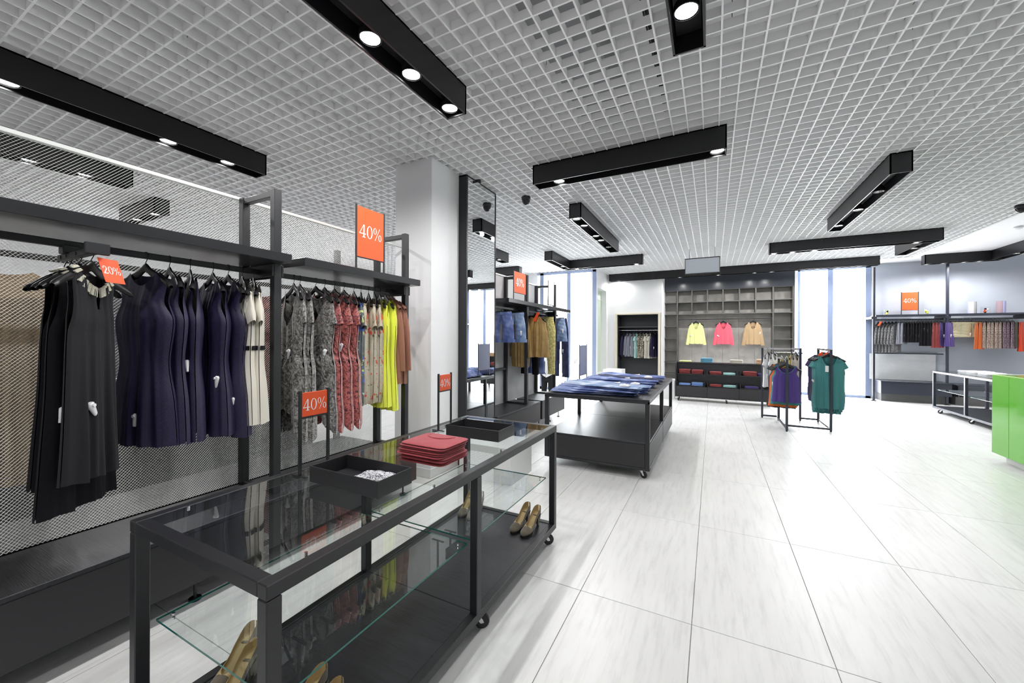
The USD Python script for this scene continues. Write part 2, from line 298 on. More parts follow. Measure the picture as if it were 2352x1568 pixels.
# ------------------------------------------------------------------ ceiling light boxes
LAMPS = []
def fixture(label, segs, lamps, unlit=()):
    """segs: (axis, x0, x1, y0, y1) channels; lamps: (x, y)"""
    a = segs[0]; t = Thing('light_box', label, 'ceiling light', ((a[1] + a[2]) / 2, (a[3] + a[4]) / 2, 3.195), group='black ceiling light boxes')
    z0, z1, th = 3.195, 3.405, .012
    for n_, (ax, x0, x1, y0, y1) in enumerate(segs):
        t.w('top', box(x0, x1, y0, y1, z1 - th, z1), FIXT)
        if ax == 'A': sides = [box(x0, x0 + th, y0, y1, z0, z1), box(x1 - th, x1, y0, y1, z0, z1)]; ends = [box(x0, x1, y0, y0 + th, z0, z1), box(x0, x1, y1 - th, y1, z0, z1)]
        else: sides = [box(x0, x1, y0, y0 + th, z0, z1), box(x0, x1, y1 - th, y1, z0, z1)]; ends = [box(x0, x0 + th, y0, y1, z0, z1), box(x1 - th, x1, y0, y1, z0, z1)]
        for s in sides: t.w('side_panel', s, FIXT)
        for s in ends: t.w('end_panel', s, FIXT)
        t.w('inner_tray', box(x0 + .02, x1 - .02, y0 + .02, y1 - .02, z0 + .10, z0 + .11), FIXIN)
    for q, (lx, ly) in enumerate(list(lamps) + list(unlit)):
        lit = q < len(lamps)
        p = t.w('lamp', move(lathe([(.030, .10), (.062, .055), (.064, .018), (.060, .016)], 20), lx, ly, z0 + .0), BLACKM)
        t.w('reflector', move(lathe([(.020, .085), (.045, .06), (.057, .022)], 20), lx, ly, z0), REFL, under=p)
        if lit:
            t.w('bulb', move(lathe([(.0001, .030), (.050, .030), (.050, .034), (.0001, .034)], 20), lx, ly, z0), BULB, under=p)
            L = UsdLux.SphereLight.Define(stage, p + '_light'); L.CreateRadiusAttr(.035); L.CreateIntensityAttr(SPOT * 100); L.CreateColorAttr(Gf.Vec3f(1, .985, .975)); L.CreateNormalizeAttr(False)
            sh = UsdLux.ShapingAPI.Apply(L.GetPrim()); sh.CreateShapingConeAngleAttr(88.0); sh.CreateShapingConeSoftnessAttr(.55)
            UsdGeom.Xformable(L).AddTranslateOp().Set(Gf.Vec3d(*(np.array([lx, ly, z0 - .012]) - t.loc)))
    return t
W = .088
def A(xc, y0, y1): return ('A', xc - W, xc + W, y0, y1)
def B(x0, x1, yc): return ('B', x0, x1, yc - W, yc + W)
fixture('long black light box at the upper left, above the mesh partition', [A(-4.27, -2.0, 2.475)], [(-4.27, -1.2), (-4.27, -.3), (-4.27, .79), (-4.28, 1.68), (-4.27, 2.15)])
fixture('black light box with three big lamps at top centre left', [A(-1.76, -2.0, 2.48)], [(-1.76, -1.4), (-1.76, -.2), (-1.76, .9), (-1.76, 1.625), (-1.76, 1.97), (-1.76, 2.39)])
fixture('black light box end with one lamp at the top edge of the photo', [A(-.13, -2.0, 2.535)], [(-.13, -1.4), (-.13, .6), (-.13, 2.24)])
fixture('black crosswise light box with two lamps left of centre', [B(-1.78, .105, 4.04)], [(-1.505, 4.05), (.032, 4.045)])
fixture('black light box with four lamps running away above the jeans table', [A(-1.74, 5.325, 7.8)], [(-1.755, 5.45), (-1.755, 5.82), (-1.755, 6.5), (-1.755, 6.83)], [(-1.75, 7.4)])
fixture('L-shaped black light box in front of the left shop window', [A(-3.22, 7.99, 9.2), B(-3.308, -1.42, 9.29)], [(-3.22, 8.06), (-3.22, 8.95), (-3.01, 9.32), (-1.577, 9.36)])
fixture('short black light box half hidden by the tall mirror', [A(-4.2, 5.3, 7.826)], [(-4.2, 5.8), (-4.2, 6.6), (-4.2, 7.56)])
fixture('black light box crossing above the denim wall rack', [B(-6.9, -4.58, 9.4)], [(-5.6, 9.4), (-6.4, 9.4)])
fixture('black light box slanting at right above the floor rack', [A(1.70, 5.34, 7.81)], [(1.71, 6.72), (1.69, 7.54)], [(1.71, 6.0)])
fixture('wide black crosswise light box with an arm at the right end', [B(1.0, 3.485, 9.34), A(3.37, 9.44, 10.61)], [(1.09, 9.38), (1.40, 9.37), (1.753, 9.37), (3.203, 9.36), (3.38, 10.03)])
fixture('longest black light box in front of the back wall display', [B(-2.77, 3.38, 11.82)], [(-2.52, 11.82), (-.833, 11.82), (.128, 11.82), (.96, 11.82), (1.334, 11.82), (2.272, 11.82), (2.669, 11.82), (3.055, 11.82)])
fixture('angled black light box at the right edge of the photo', [B(4.24, 5.45, 12.15), A(5.36, 9.8, 12.06)], [(4.34, 12.15), (4.617, 12.15), (4.943, 12.15), (5.179, 12.15), (5.36, 11.5), (5.36, 10.4)])
fixture('black light box beyond the mesh partition, far left', [A(-5.96, -2, 1.985)], [(-5.96, .3), (-5.96, 1.25), (-5.96, 1.63)])
fixture('short black light box beyond the mesh partition', [B(-7.9, -6.8, 2.6)], [(-7.56, 2.6), (-7.0, 2.6)])
# cameras, detector, hanging sign
def dome_cam(x, y, label):
    t = Thing('dome_camera', label, 'security camera', (x, y, 3.29)); t.l('housing', lathe([(.055, .115), (.062, .10), (.062, .075), (.055, .07)], 24), BLACKM); t.l('dome', lathe([(.055, .07), (.054, .05), (.044, .025), (.025, .006), (.0001, 0)], 24), DOME)
dome_cam(-2.25, 4.78, 'black dome camera on the ceiling right of the tall mirror'); dome_cam(3.87, 8.2, 'black dome camera at the right edge of the grid ceiling')
t = Thing('smoke_detector', 'white smoke detector on the plain ceiling at far right', 'smoke detector', (4.55, 9.7, 3.345)); t.l('body', lathe([(.05, .055), (.055, .03), (.045, .012), (.0001, 0)], 24), WHITE2); t.l('vent_ring', lathe([(.056, .036), (.058, .033), (.056, .03)], 24), GREYP)
t = Thing('hanging_sign', 'blank grey sign board hanging from the ceiling on two rods', 'sign', (-.2, 9.2, 2.87))
t.w('board', bbox(-.53, .12, 9.19, 9.21, 2.885, 3.195), PALEP); t.w('frame', cat(bbox(-.54, .13, 9.185, 9.215, 2.87, 2.885), bbox(-.54, .13, 9.185, 9.215, 3.195, 3.21), bbox(-.54, -.53, 9.185, 9.215, 2.87, 3.21), bbox(.12, .13, 9.185, 9.215, 2.87, 3.21)), BLACKM)
for xx in (-.45, .035): t.w('rod', cyl(xx, 9.2, 3.2, 3.46, .004, 8), BLACKM)
# ------------------------------------------------------------------ mesh partition on the left with its wall rack
PX = -3.02
pw = Thing('wall_partition', kind='structure')
def expanded(x, y0, y1, z0, z1, lwd=.0165, swd=.0088, w=.0026):
    ny = int((y1 - y0) / (lwd / 2)); nz = int((z1 - z0) / swd)
    yy = y0 + np.arange(ny + 1) * lwd / 2; V = []; F = []
    j = np.arange(ny + 1); base = 0; rows = []
    for k in range(nz):
        zc = z0 + (k + .5) * swd; zz = zc + np.where((j + k) % 2 == 0, 1, -1) * (swd / 2 - w * .25)
        a = np.stack([np.full(ny + 1, x + .0022), yy, zz - w / 2], 1); b = np.stack([np.full(ny + 1, x - .0022), yy, zz + w / 2], 1)
        V += [a, b]; n = ny + 1; i = np.arange(ny)
        F.append(np.stack([base + i, base + i + 1, base + n + i + 1, base + n + i], 1)); base += 2 * n
    F = np.vstack(F); return np.vstack(V), np.vstack([F[:, [0, 1, 2]], F[:, [0, 2, 3]]])
pw.w('expanded_mesh', expanded(PX, -.6, 2.93, .45, 2.475), MESHM, kind='stuff', smooth=False)
pw.w('top_trim', bbox(PX - .02, PX + .012, -.6, 3.3, 2.472, 2.495), ALU); pw.w('end_trim', bbox(PX - .015, PX + .012, 2.93, 2.95, .40, 2.475), ALU)
pw.w('frosted_panel', bbox(PX - .012, PX, 4.5, 6.89, .44, 2.485), MAT('frosted_panel', (.50, .51, .52), .16, noise=(2.0, .05))); pw.w('top_trim', bbox(PX - .02, PX + .012, 4.5, 6.9, 2.485, 2.51), ALU)

def wall_rack(label, frames, shelves, rails, fy=None):
    t = Thing('clothes_rack', label, 'clothes rack', (-2.8, frames[1], 0.45))
    for y in frames:
        t.w('post', bbox(-2.645, -2.595, y - .025, y + .025, .45, 2.485), BLACKM); t.w('post', bbox(-3.012, -2.962, y - .025, y + .025, .45, 2.485), BLACKM)
        t.w('top_bar', bbox(-2.962, -2.645, y - .02, y + .02, 2.44, 2.48), BLACKM); t.w('foot_bar', bbox(-2.962, -2.645, y - .02, y + .02, .451, .475), BLACKM)
        t.w('bracket', cat(bbox(-2.96, -2.595, y - .04, y - .026, 1.90, 1.982), bbox(-2.96, -2.595, y + .026, y + .04, 1.90, 1.982)), BLACKM)
    for (a, b_) in shelves: t.w('shelf', bbox(-2.955, -2.475, a, b_, 1.986, 2.042), SHELFM)
    for (a, b_) in rails: t.w('rail', bbox(-2.765, -2.735, a, b_, 1.92, 1.953), BLACKM)
    return t
ra = wall_rack('tall black wall rack with shelves and rails along the metal mesh', (.37, 1.615, 2.86), ((-.6, 1.635), (1.725, 2.91)), ((-.5, 1.585), (1.645, 2.84)))
ra.w('face_out_arm', cat(bbox(-2.86, -2.42, .685, .715, 1.865, 1.895), bbox(-2.435, -2.415, .66, .74, 1.86, 1.91), bbox(-2.78, -2.72, .67, .73, 1.89, 1.93)), BLACKM)
rb = wall_rack('black wall rack with denim and a tan jacket beyond the mirror', (4.35, 5.60, 6.83), ((4.72, 7.33),), ((4.38, 6.80), (6.86, 7.33)))
rb.w('cross_bar', bbox(-3.0, -2.97, 4.4, 5.6, .98, 1.02), BLACKM)
def bench(label, y0, y1, z0=.138, xf=-2.52, seams=(), recess=True):
    t = Thing('bench', label, 'display bench', ((xf - 3.0) / 2, (y0 + y1) / 2, 0))
    t.w('top_panel', bbox(-3.0, xf, y0, y1, .425, .45), BLACKW); t.w('front_panel', bbox(xf - .02, xf - .003, y0, y1, z0, .424), BLACKB)
    t.w('end_panel', bbox(-2.99, xf - .021, y1 - .02, y1, z0, .424), BLACKB); t.w('end_panel', bbox(-2.99, xf - .021, y0, y0 + .02, z0, .424), BLACKB); t.w('base_panel', bbox(-2.99, xf - .021, y0, y1, z0 + .0, z0 + .02), BLACKB)
    for yy in np.linspace(y0 + .08, y1 - .08, 3):
        for xx in (xf - .1, -2.9): t.w('foot', cat(cyl(xx, yy, .012, z0, .008, 10), cyl(xx, yy, 0, .012, .03, 16)), RUBBER)
    return t
bench('long low black bench under the mesh partition', -.6, 2.92)
bench('low black bench under the denim rack, nearer half', 4.5, 5.95); bench('low black bench under the denim rack, farther half', 6.03, 7.13)

# ------------------------------------------------------------------ rolling tables
def caster(t, x, y, ztop, ang=0.0, r=.038):
    c, s_ = math.cos(ang), math.sin(ang)
    p = t.w('caster', cat(move(cat(bbox(-.028, .028, -.022, .022, ztop - .006, ztop, .001), cyl(0, 0, ztop - .02, ztop - .006, .016, 12)), x, y, 0, ang)), CHROME)
    fork = hull([(a, b_, z) for b_ in (.013, .016) for a, z in ((-.012, ztop - .018), (.016, ztop - .018), (.030, r + .012), (.036, r - .004), (.018, r - .006))])
    fork2 = (fork[0] * [1, -1, 1], fork[1][:, ::-1])
    t.w('fork', move(cat(fork, fork2), x, y, 0, ang), CHROME, under=p)
    wv, wf = lathe([(.006, -.011), (r - .004, -.011), (r, -.007), (r, .007), (r - .004, .011), (.006, .011)], 24)
    wv = np.stack([wv[:, 0], wv[:, 2], wv[:, 1]], 1) + [.026, 0, r]
    t.w('wheel', move((wv, wf), x, y, 0, ang), RUBBER, under=p)
def glass_table(label, x0, x1, y0, y1, mids, metal, name='glass_table', casters=None):
    t = Thing(name, label, 'display table', ((x0 + x1) / 2, (y0 + y1) / 2, 0)); zt, f = .85, .042
    t.w('top_rail', bbox(x0, x0 + f, y0, y1, zt - f, zt), metal); t.w('top_rail', bbox(x1 - f, x1, y0, y1, zt - f, zt), metal)
    t.w('top_rail', bbox(x0 + f, x1 - f, y0, y0 + f, zt - f, zt), metal); t.w('top_rail', bbox(x0 + f, x1 - f, y1 - f, y1, zt - f, zt), metal)
    zb0, zb1 = .088, .13; lw = .043
    for y in [y0, y1 - lw] + [m_ - lw / 2 for m_ in mids]:
        for x in (x0, x1 - lw): t.w('leg', bbox(x, x + lw, y, y + lw, zb1, zt - f - .001), metal)
    t.w('bottom_rail', bbox(x0, x0 + f, y0, y1, zb0, zb1), metal); t.w('bottom_rail', bbox(x1 - f, x1, y0, y1, zb0, zb1), metal)
    t.w('bottom_rail', bbox(x0 + f, x1 - f, y0, y0 + f, zb0, zb1), metal); t.w('bottom_rail', bbox(x0 + f, x1 - f, y1 - f, y1, zb0, zb1), metal)
    ys = [y0 + f] + list(mids) + [y1 - f]
    for a, b_ in zip(ys[:-1], ys[1:]): t.w('deck_board', bbox(x0 + f + .001, x1 - f - .001, a + .001, b_ - .001, zb0 + .01, zb1 - .004, .002), BLACKW)
    gz = zt - .009
    g = t.w('glass_top', box(x0 + f + .001, x1 - f - .001, y0 + f + .001, y1 - f - .001, gz, gz + .008), PANE, smooth=False)
    e = .0006
    def edge(xa, xb, ya, yb, z, h, und): t.w('glass_edge', cat(box(xa - e, xa, ya, yb, z, z + h), box(xb, xb + e, ya, yb, z, z + h), box(xa, xb, ya - e, ya, z, z + h), box(xa, xb, yb, yb + e, z, z + h)), EDGE, under=und, smooth=False)
    for a, b_ in zip(ys[:-1], ys[1:]):
        xa, xb, ya, yb = x0 + .035, x1 - .06, a + .02, b_ - .02
        g = t.w('glass_shelf', box(xa, xb, ya, yb, .466, .473), PANE, smooth=False); edge(xa, xb, ya, yb, .466, .007, g)
        for px_ in (xa + .03, xb - .03):
            for py_ in (ya + .04, yb - .04): t.w('shelf_pin', cat(cyl(px_, py_, .474, .480, .006, 10), cyl(px_, py_, .457, .465, .005, 10)), CHROME)
    for yy in np.linspace(y0 + .15, y1 - .15, 4):
        for px_ in (x0 + f + .014, x1 - f - .014): t.w('glass_clip', cyl(px_, yy, gz - .004, gz + .013, .005, 10), CHROME)
    for y in casters or (y0 + .08, mids[0] + .06, y1 - .1):
        for x in (x0 + .05, x1 - .05): caster(t, x, y, zb0, .6 if x > x0 + .2 else 2.2)
    return t
glass_table('long black-framed glass-topped display table in the left foreground', -1.83, -1.028, .613, 2.735, (1.657,), BLACKM)
glass_table('glass-topped display table at right behind the green counter', 4.056, 4.856, 9.06, 11.20, (10.04,), BLUEM, casters=(9.2, 9.88, 10.95))
t = Thing('jeans_table', 'big black open-framed table spread with jeans, on castors', 'display table', (-1.18, 5.58, 0))
x0, x1, y0, y1, zt, f = -1.769, -.585, 4.30, 6.866, .85, .05
t.w('table_top', bbox(x0, x1, y0, y1, zt - .022, zt), BLACKW)
for a in (bbox(x0, x0 + .02, y0, y1, zt - .045, zt - .022), bbox(x1 - .02, x1, y0, y1, zt - .045, zt - .022), bbox(x0, x1, y0, y0 + .02, zt - .045, zt - .022), bbox(x0, x1, y1 - .02, y1, zt - .045, zt - .022)): t.w('top_rail', a, BLACKM)
for y in (y0, (y0 + y1) / 2 - .02, y1 - .04):
    for x in (x0, x1 - .045): t.w('leg', bbox(x, x + .045, y, y + .04, .10, zt - .046), BLACKM)
ym = (y0 + y1) / 2
for a, b_ in ((y0 + .005, ym - .002), (ym + .002, y1 - .005)):
    t.w('deck_board', bbox(x0 + .006, x1 - .006, a, b_, .375, .395), BLACKW); t.w('side_panel', bbox(x1 - .014, x1 - .002, a + .03, b_ - .03, .13, .368), BLACKB); t.w('side_panel', bbox(x0 + .002, x0 + .014, a + .03, b_ - .03, .13, .368), BLACKB)
t.w('front_panel', bbox(x0 + .046, x1 - .046, y0 + .006, y0 + .02, .125, .374), BLACKB); t.w('rear_panel', bbox(x0 + .046, x1 - .046, y1 - .02, y1 - .006, .125, .374), BLACKB)
t.w('bottom_rail', cat(bbox(x0, x1, y0 + .001, y0 + .03, .10, .124), bbox(x0, x1, y1 - .03, y1, .10, .124), bbox(x0, x0 + .03, y0 + .03, y1 - .03, .10, .124), bbox(x1 - .03, x1, y0 + .03, y1 - .03, .10, .124)), BLACKM); t.w('base_panel', bbox(x0 + .03, x1 - .03, y0 + .03, y1 - .03, .105, .12), BLACKB)
for y in (y0 + .08, y1 - .1):
    for x in (x0 + .08, x1 - .09): caster(t, x, y, .10, -.3 if x > -1 else 2.4, .036)
# white plinths
single('plinth', bbox(-2.44, -1.81, 3.51, 4.02, 0, .37), WHITE2, 'low white display plinth on the floor in front of the mirror', 'plinth')
single('plinth', bbox(-1.30, -.835, 10.46, 11.1, 0, .44), WHITE2, 'white plinth left of the black folded-knitwear unit', 'plinth')
single('plinth', bbox(-2.6, -2.12, 10.4, 10.9, 0, .665), WHITE2, 'white plinth behind the far end of the jeans table', 'plinth')

# ------------------------------------------------------------------ back wall display unit
t = Thing('shelving_unit', 'grey wall-high shelving unit with cubby holes on the back wall', 'shelving', (.26, 12.8, 0))
YF, YB = 12.64, 12.95
XV = [-1.37, -.943, -.55, -.141, .255, .661, 1.053, 1.452, 1.90]; ZS = [.09, .429, .783, 1.136, 1.49, 1.848, 2.206, 2.561, 2.912]
t.w('fascia', bbox(-1.37, 1.92, YF - .01, YF + .03, 2.912, 3.42), FASC)
for i, (a, b_) in enumerate(zip(XV[:-1], XV[1:])): t.w('back_panel', bbox(a + .001, b_ - .001, YB, YB + .02, 0, 2.912), CONC)
for x in XV: full = x in (-1.37, -.943, 1.452, 1.90); t.w('upright', bbox(x - .016, x + .016, YF + (0 if full else .02), YB, .0 if full else 2.206, 2.912), UNITG)
for z in ZS:
    t.w('shelf', bbox(-1.354, -.959, YF + .01, YB, z - .012, z + .012), UNITG); t.w('shelf', bbox(1.468, 1.884, YF + .01, YB, z - .012, z + .012), UNITG)
    if z > 2.0: t.w('shelf', bbox(-.927, 1.436, YF + .01, YB, z - .013, z + .013), UNITG)
t.w('plinth_panel', bbox(-1.354, 1.884, YF + .02, YB, 0, .078), UNITG); t.w('hanging_rod', tube([(-.93, YF + .12, 2.059), (1.44, YF + .12, 2.059)], .013, 10), BLACKM)
# wardrobe niche
t = Thing('wardrobe', 'dark open wardrobe with cream frame recessed in the white back wall', 'wardrobe', (-1.97, 12.2, 0))
DW = MAT('wardrobe_dark', (.032, .036, .042), .5)
t.w('frame', cat(bbox(-2.62, -2.565, 11.90, 12.0, 0, 2.235), bbox(-1.40, -1.335, 11.90, 12.0, 0, 2.235), bbox(-2.565, -1.40, 11.90, 12.0, 2.195, 2.235)), CREAM)
t.w('back_panel', bbox(-2.565, -1.40, 12.47, 12.49, 0, 2.195), DW); t.w('side_panel', bbox(-2.567, -2.55, 12.0, 12.47, 0, 2.195), DW); t.w('side_panel', bbox(-1.41, -1.395, 12.0, 12.47, 0, 2.195), DW); t.w('top_panel', bbox(-2.55, -1.41, 12.0, 12.47, 2.18, 2.195), DW); t.w('base_panel', bbox(-2.55, -1.41, 12.0, 12.47, 0, .08), DW)
t.w('shelf', bbox(-2.55, -1.41, 12.0, 12.47, 1.82, 1.84), MAT('wardrobe_shelf', (.10, .10, .105), .4)); t.w('rail', tube([(-2.55, 12.22, 1.74), (-1.41, 12.22, 1.74)], .012, 10), CHROME)
# folded-knitwear gondola
t = Thing('knitwear_unit', 'low black rolling unit with two rows of tray shelves of folded knitwear', 'display unit', (.19, 10.42, 0))
gx0, gx1, gy0, gy1 = -.805, 1.20, 10.20, 10.66
for xx in (gx0, gx1 - .03):
    v, f_ = extrude(Polygon([(gy0, .10), (gy0, .905), (gy0 + .17, .955), (gy1, .955), (gy1, .10)]), .03)
    t.w('side_panel', (np.stack([v[:, 2] + xx, v[:, 0], v[:, 1]], 1), f_), BLACKB)
t.w('top_panel', bbox(gx0 + .03, gx1 - .03, gy0 + .20, gy1, .895, .92), BLACKB); t.w('back_panel', bbox(gx0 + .03, gx1 - .03, gy0 + .25, gy0 + .27, .12, .895), BLACKW)
t.w('front_panel', bbox(gx0 + .03, gx0 + .69, gy0 + .01, gy0 + .03, .12, .355), BLACKB); t.w('front_panel', bbox(gx0 + .692, gx0 + 1.34, gy0 + .01, gy0 + .03, .12, .355), BLACKB); t.w('front_panel', bbox(gx0 + 1.342, gx1 - .03, gy0 + .01, gy0 + .03, .12, .355), BLACKB)
t.w('base_panel', bbox(gx0 + .03, gx1 - .03, gy0, gy1, .10, .119), BLACKB); t.w('rear_panel', bbox(gx0 + .03, gx1 - .03, gy1 - .02, gy1, .12, .894), BLACKB)
TR = []
for z in (.372, .655):
    for i in range(3):
        a = gx0 + .045 + i * .655; b_ = min(a + .60, gx1 - .045)
        t.w('tray', cat(bbox(a, b_, gy0 + .01, gy0 + .25, z - .012, z), bbox(a, a + .012, gy0 + .02, gy0 + .25, z, z + .10), bbox(b_ - .012, b_, gy0 + .02, gy0 + .25, z, z + .10)), BLACKB)
for x in (gx0 + .06, .28, gx1 - .1):
    for y in (gy0 + .08, gy1 - .08): caster(t, x, y, .10, -1.3, .034)

# ------------------------------------------------------------------ right side: wall rack, counter
t = Thing('clothes_rack', 'black floor-to-ceiling rack with skirts and jackets on the grey wall at right', 'clothes rack', (4.8, 12.7, 0))
for x in (3.49, 4.77, 6.05):
    t.w('post', bbox(x - .022, x + .022, 12.48, 12.52, .02, 3.25), BLUEM); t.w('foot', cat(cyl(x, 12.5, 0, .012, .05, 16), cyl(x, 12.5, .012, .04, .012, 10)), RUBBER)
    t.w('bracket', bbox(x - .05, x + .05, 12.47, 12.96, 1.99, 2.045), BLUEM)
for a, b_ in ((3.53, 4.73), (4.81, 6.01)):
    t.w('shelf', bbox(a - .01, b_ + .01, 12.44, 12.92, 2.046, 2.085), BLUEM); t.w('rail', bbox(a - .02, b_ + .02, 12.60, 12.63, 1.955, 1.985), BLUEM)
t.w('cross_bar', bbox(3.51, 4.75, 12.60, 12.62, 1.145, 1.17), BLUEM)
t.w('backing_panel', bbox(3.53, 4.73, 12.90, 12.92, .50, 1.14), MAT('pale_backing', (.60, .62, .64), .3, noise=(2.5, .08)))
t = Thing('bench', 'low dark bench at the foot of the right wall rack', 'display bench', (4.2, 12.7, 0)); t.w('top_panel', bbox(3.60, 4.84, 12.42, 12.94, .475, .5), BLUEM); t.w('front_panel', bbox(3.61, 4.83, 12.44, 12.46, .19, .474), BLUEM); t.w('end_panel', bbox(4.81, 4.83, 12.461, 12.93, .19, .474), BLUEM); t.w('end_panel', bbox(3.61, 3.63, 12.461, 12.93, .19, .474), BLUEM); t.w('plinth_panel', bbox(3.66, 4.78, 12.6, 12.9, 0, .19), MAT('bench_plinth', (.12, .12, .12), .5))
t = Thing('bench', 'dark bench at the far right of the grey wall', 'display bench', (5.5, 12.7, 0)); t.w('top_panel', bbox(4.90, 6.1, 12.42, 12.94, .455, .475), BLUEM); t.w('plinth_panel', bbox(4.95, 6.05, 12.6, 12.9, 0, .19), MAT('bench_plinth2', (.12, .12, .12), .5)); t.w('support', cat(bbox(4.95, 4.98, 12.5, 12.9, .19, .455), bbox(6.0, 6.03, 12.5, 12.9, .19, .455)), BLUEM)
t = Thing('counter', 'glossy lime green shop counter at the right edge', 'counter', (3.45, 5.8, 0))
for a, b_ in ((7.075, 6.762), (6.758, 5.84), (5.836, 4.92), (4.916, 4.0)): t.w('side_panel', bbox(3.10, 3.118, b_, a, .10, 1.055), GREEN)
t.w('end_panel', bbox(3.119, 3.80, 7.057, 7.075, .10, 1.055), GREEN); t.w('carcass', bbox(3.12, 3.80, 4.0, 7.056, .10, 1.05), MAT('carcass_dark', (.1, .1, .1), .6))
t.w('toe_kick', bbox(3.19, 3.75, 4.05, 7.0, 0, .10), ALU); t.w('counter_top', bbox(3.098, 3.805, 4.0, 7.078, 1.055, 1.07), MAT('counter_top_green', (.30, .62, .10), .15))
# ------------------------------------------------------------------ signs
def ell(cx, cy, a, b): return affinity.scale(Point(cx, cy).buffer(1, 24), a, b)
def glyph(ch):
    if ch == '0': return ell(.30, .5, .29, .51).difference(ell(.30, .5, .18, .46)), .66
    if ch == '2':
        ring = ell(.27, .70, .25, .30).difference(ell(.27, .70, .15, .24)).intersection(unary_union([sbox(-.1, .70, .6, 1.1), sbox(.27, .5, .6, .72)]))
        return unary_union([ring, Polygon([(.40, .62), (.52, .66), (.20, .12), (.52, .12), (.55, .22), (.58, .22), (.55, 0), (0, 0), (0, .05)]), ell(.07, .72, .055, .055)]), .66
    if ch == '4': return unary_union([Polygon([(.40, 1), (.50, 1), (.50, .08), (.60, .04), (.60, 0), (.28, 0), (.28, .04), (.38, .08)]), Polygon([(.40, 1), (.46, 1), (.07, .30), (.0, .26)]), sbox(0, .25, .66, .32)]), .72
    z = lambda cx, cy: ell(cx, cy, .17, .26).difference(ell(cx, cy, .095, .225))
    return unary_union([z(.19, .74), z(.71, .26), Polygon([(.66, 1.02), (.71, 1.02), (.22, -.02), (.17, -.02)])]), .92
def lettering(txt, h):
    ms, x = [], 0
    for ch in txt:
        p, adv = glyph(ch); ms.append(affinity.translate(affinity.scale(p, h, h, origin=(0, 0)), x * h, 0)); x += adv
    v, f_ = extrude(unary_union(ms), .0012); v[:, 0] -= x * h / 2
    return np.stack([v[:, 0], -v[:, 2], v[:, 1]], 1), f_
def sign(label, x, y, z, w, p0, p1, rot, text='40%', th=None, mat=None, ty=.36, post=.007, lean=False, name='sale_sign'):
    t = Thing(name, label, 'sign', (x, y, z), rot)
    p0 -= z; p1 -= z
    t.l('panel', bbox(-w / 2, w / 2, -.003, .003, p0, p1, .001), mat or REDP); t.l('bottom_bar', bbox(-w / 2, w / 2, -.005, .005, p0 - .008, p0 - .0005, .001), BLACKM)
    for s in (-1, 1):
        t.l('post', bbox(s * (w / 2 + post) - post, s * (w / 2 + post) + post, -post * .7, post * .7, .006, p1 + .01, .001), BLACKM)
        t.l('foot', bbox(s * (w / 2 + post) - post, s * (w / 2 + post) + post, -.05, .05, 0, .0055, .001), BLACKM)
    if text:
        v, f_ = lettering(text, th or w * .36); v = v + [0, -.0032, p0 + (p1 - p0) * ty]; t.l('lettering', (v, f_), LETTER, smooth=False)
    return t
H = math.pi / 2
sign('red 40% sign on the glass table beside the near black tray', -1.70, 1.238, .8515, .134, 1.125, 1.238, H, ty=.24, th=.054)
sign('small red 40% sign at the far end of the glass table', -1.69, 2.252, .8515, .131, 1.125, 1.236, H, ty=.24, th=.052)
sign('tall red 40% sign on the wall rack shelf left of the column', -2.56, 2.378, 2.0435, .285, 2.155, 2.565, H, ty=.40, th=.105)
sign('red 40% sign on the shelf above the denim shorts', -2.60, 5.315, 2.0435, .40, 2.17, 2.48, H, ty=.32, th=.12)
sign('blank pale sign on the denim rack shelf near the window', -2.60, 6.60, 2.0435, .27, 2.09, 2.515, H, text=None, mat=WHITE2)
sign('red 40% sign on the shelf of the right wall rack', 4.175, 12.62, 2.0865, .285, 2.195, 2.615, 0, ty=.42, th=.10)
sign('blank blue-grey sign standing among the jeans on the table', -1.70, 5.62, .8515, .34, .96, 1.39, H, text=None, mat=GREYP)

# ------------------------------------------------------------------ garments
def hangerbody(half=.208, dz=.095, h0=.05, h1=.03, t0=.007, t1=.017):
    xs = np.linspace(-1, 1, 33); R_ = []; n = 12; ph = np.arange(n) / n * 2 * np.pi
    for s in xs:
        a = abs(s); zc = -.10 - dz * a ** 1.25 + .018 * math.exp(-(a / .13) ** 2); hh = (h0 + (h1 - h0) * a) / 2; tt = t0 + (t1 - t0) * a ** 2; yb = -.02 * a * a
        if a > .985: hh *= .5; tt *= .6
        R_.append(np.stack([np.full(n, s * half), yb + tt * np.cos(ph), zc + hh * np.sin(ph)], 1))
    return np.vstack(R_), grid_faces(33, n, True)
HB = hangerbody()
a_ = np.linspace(-.35, math.pi * 1.02, 12)
HOOK = tube([(0, 0, -.10), (0, 0, -.055)] + [(.021 * math.cos(q + .3), 0, -.019 + .021 * math.sin(q + .3)) for q in a_], .0018, 6)
CLIPH = cat(tube([(-.17, 0, -.085), (.17, 0, -.085)], .006, 8), bbox(-.16, -.13, -.01, .01, -.115, -.075, .002), bbox(.13, .16, -.01, .01, -.115, -.075, .002), tube([(0, 0, -.085), (0, 0, -.055)], .004, 6))
PROTO = {}
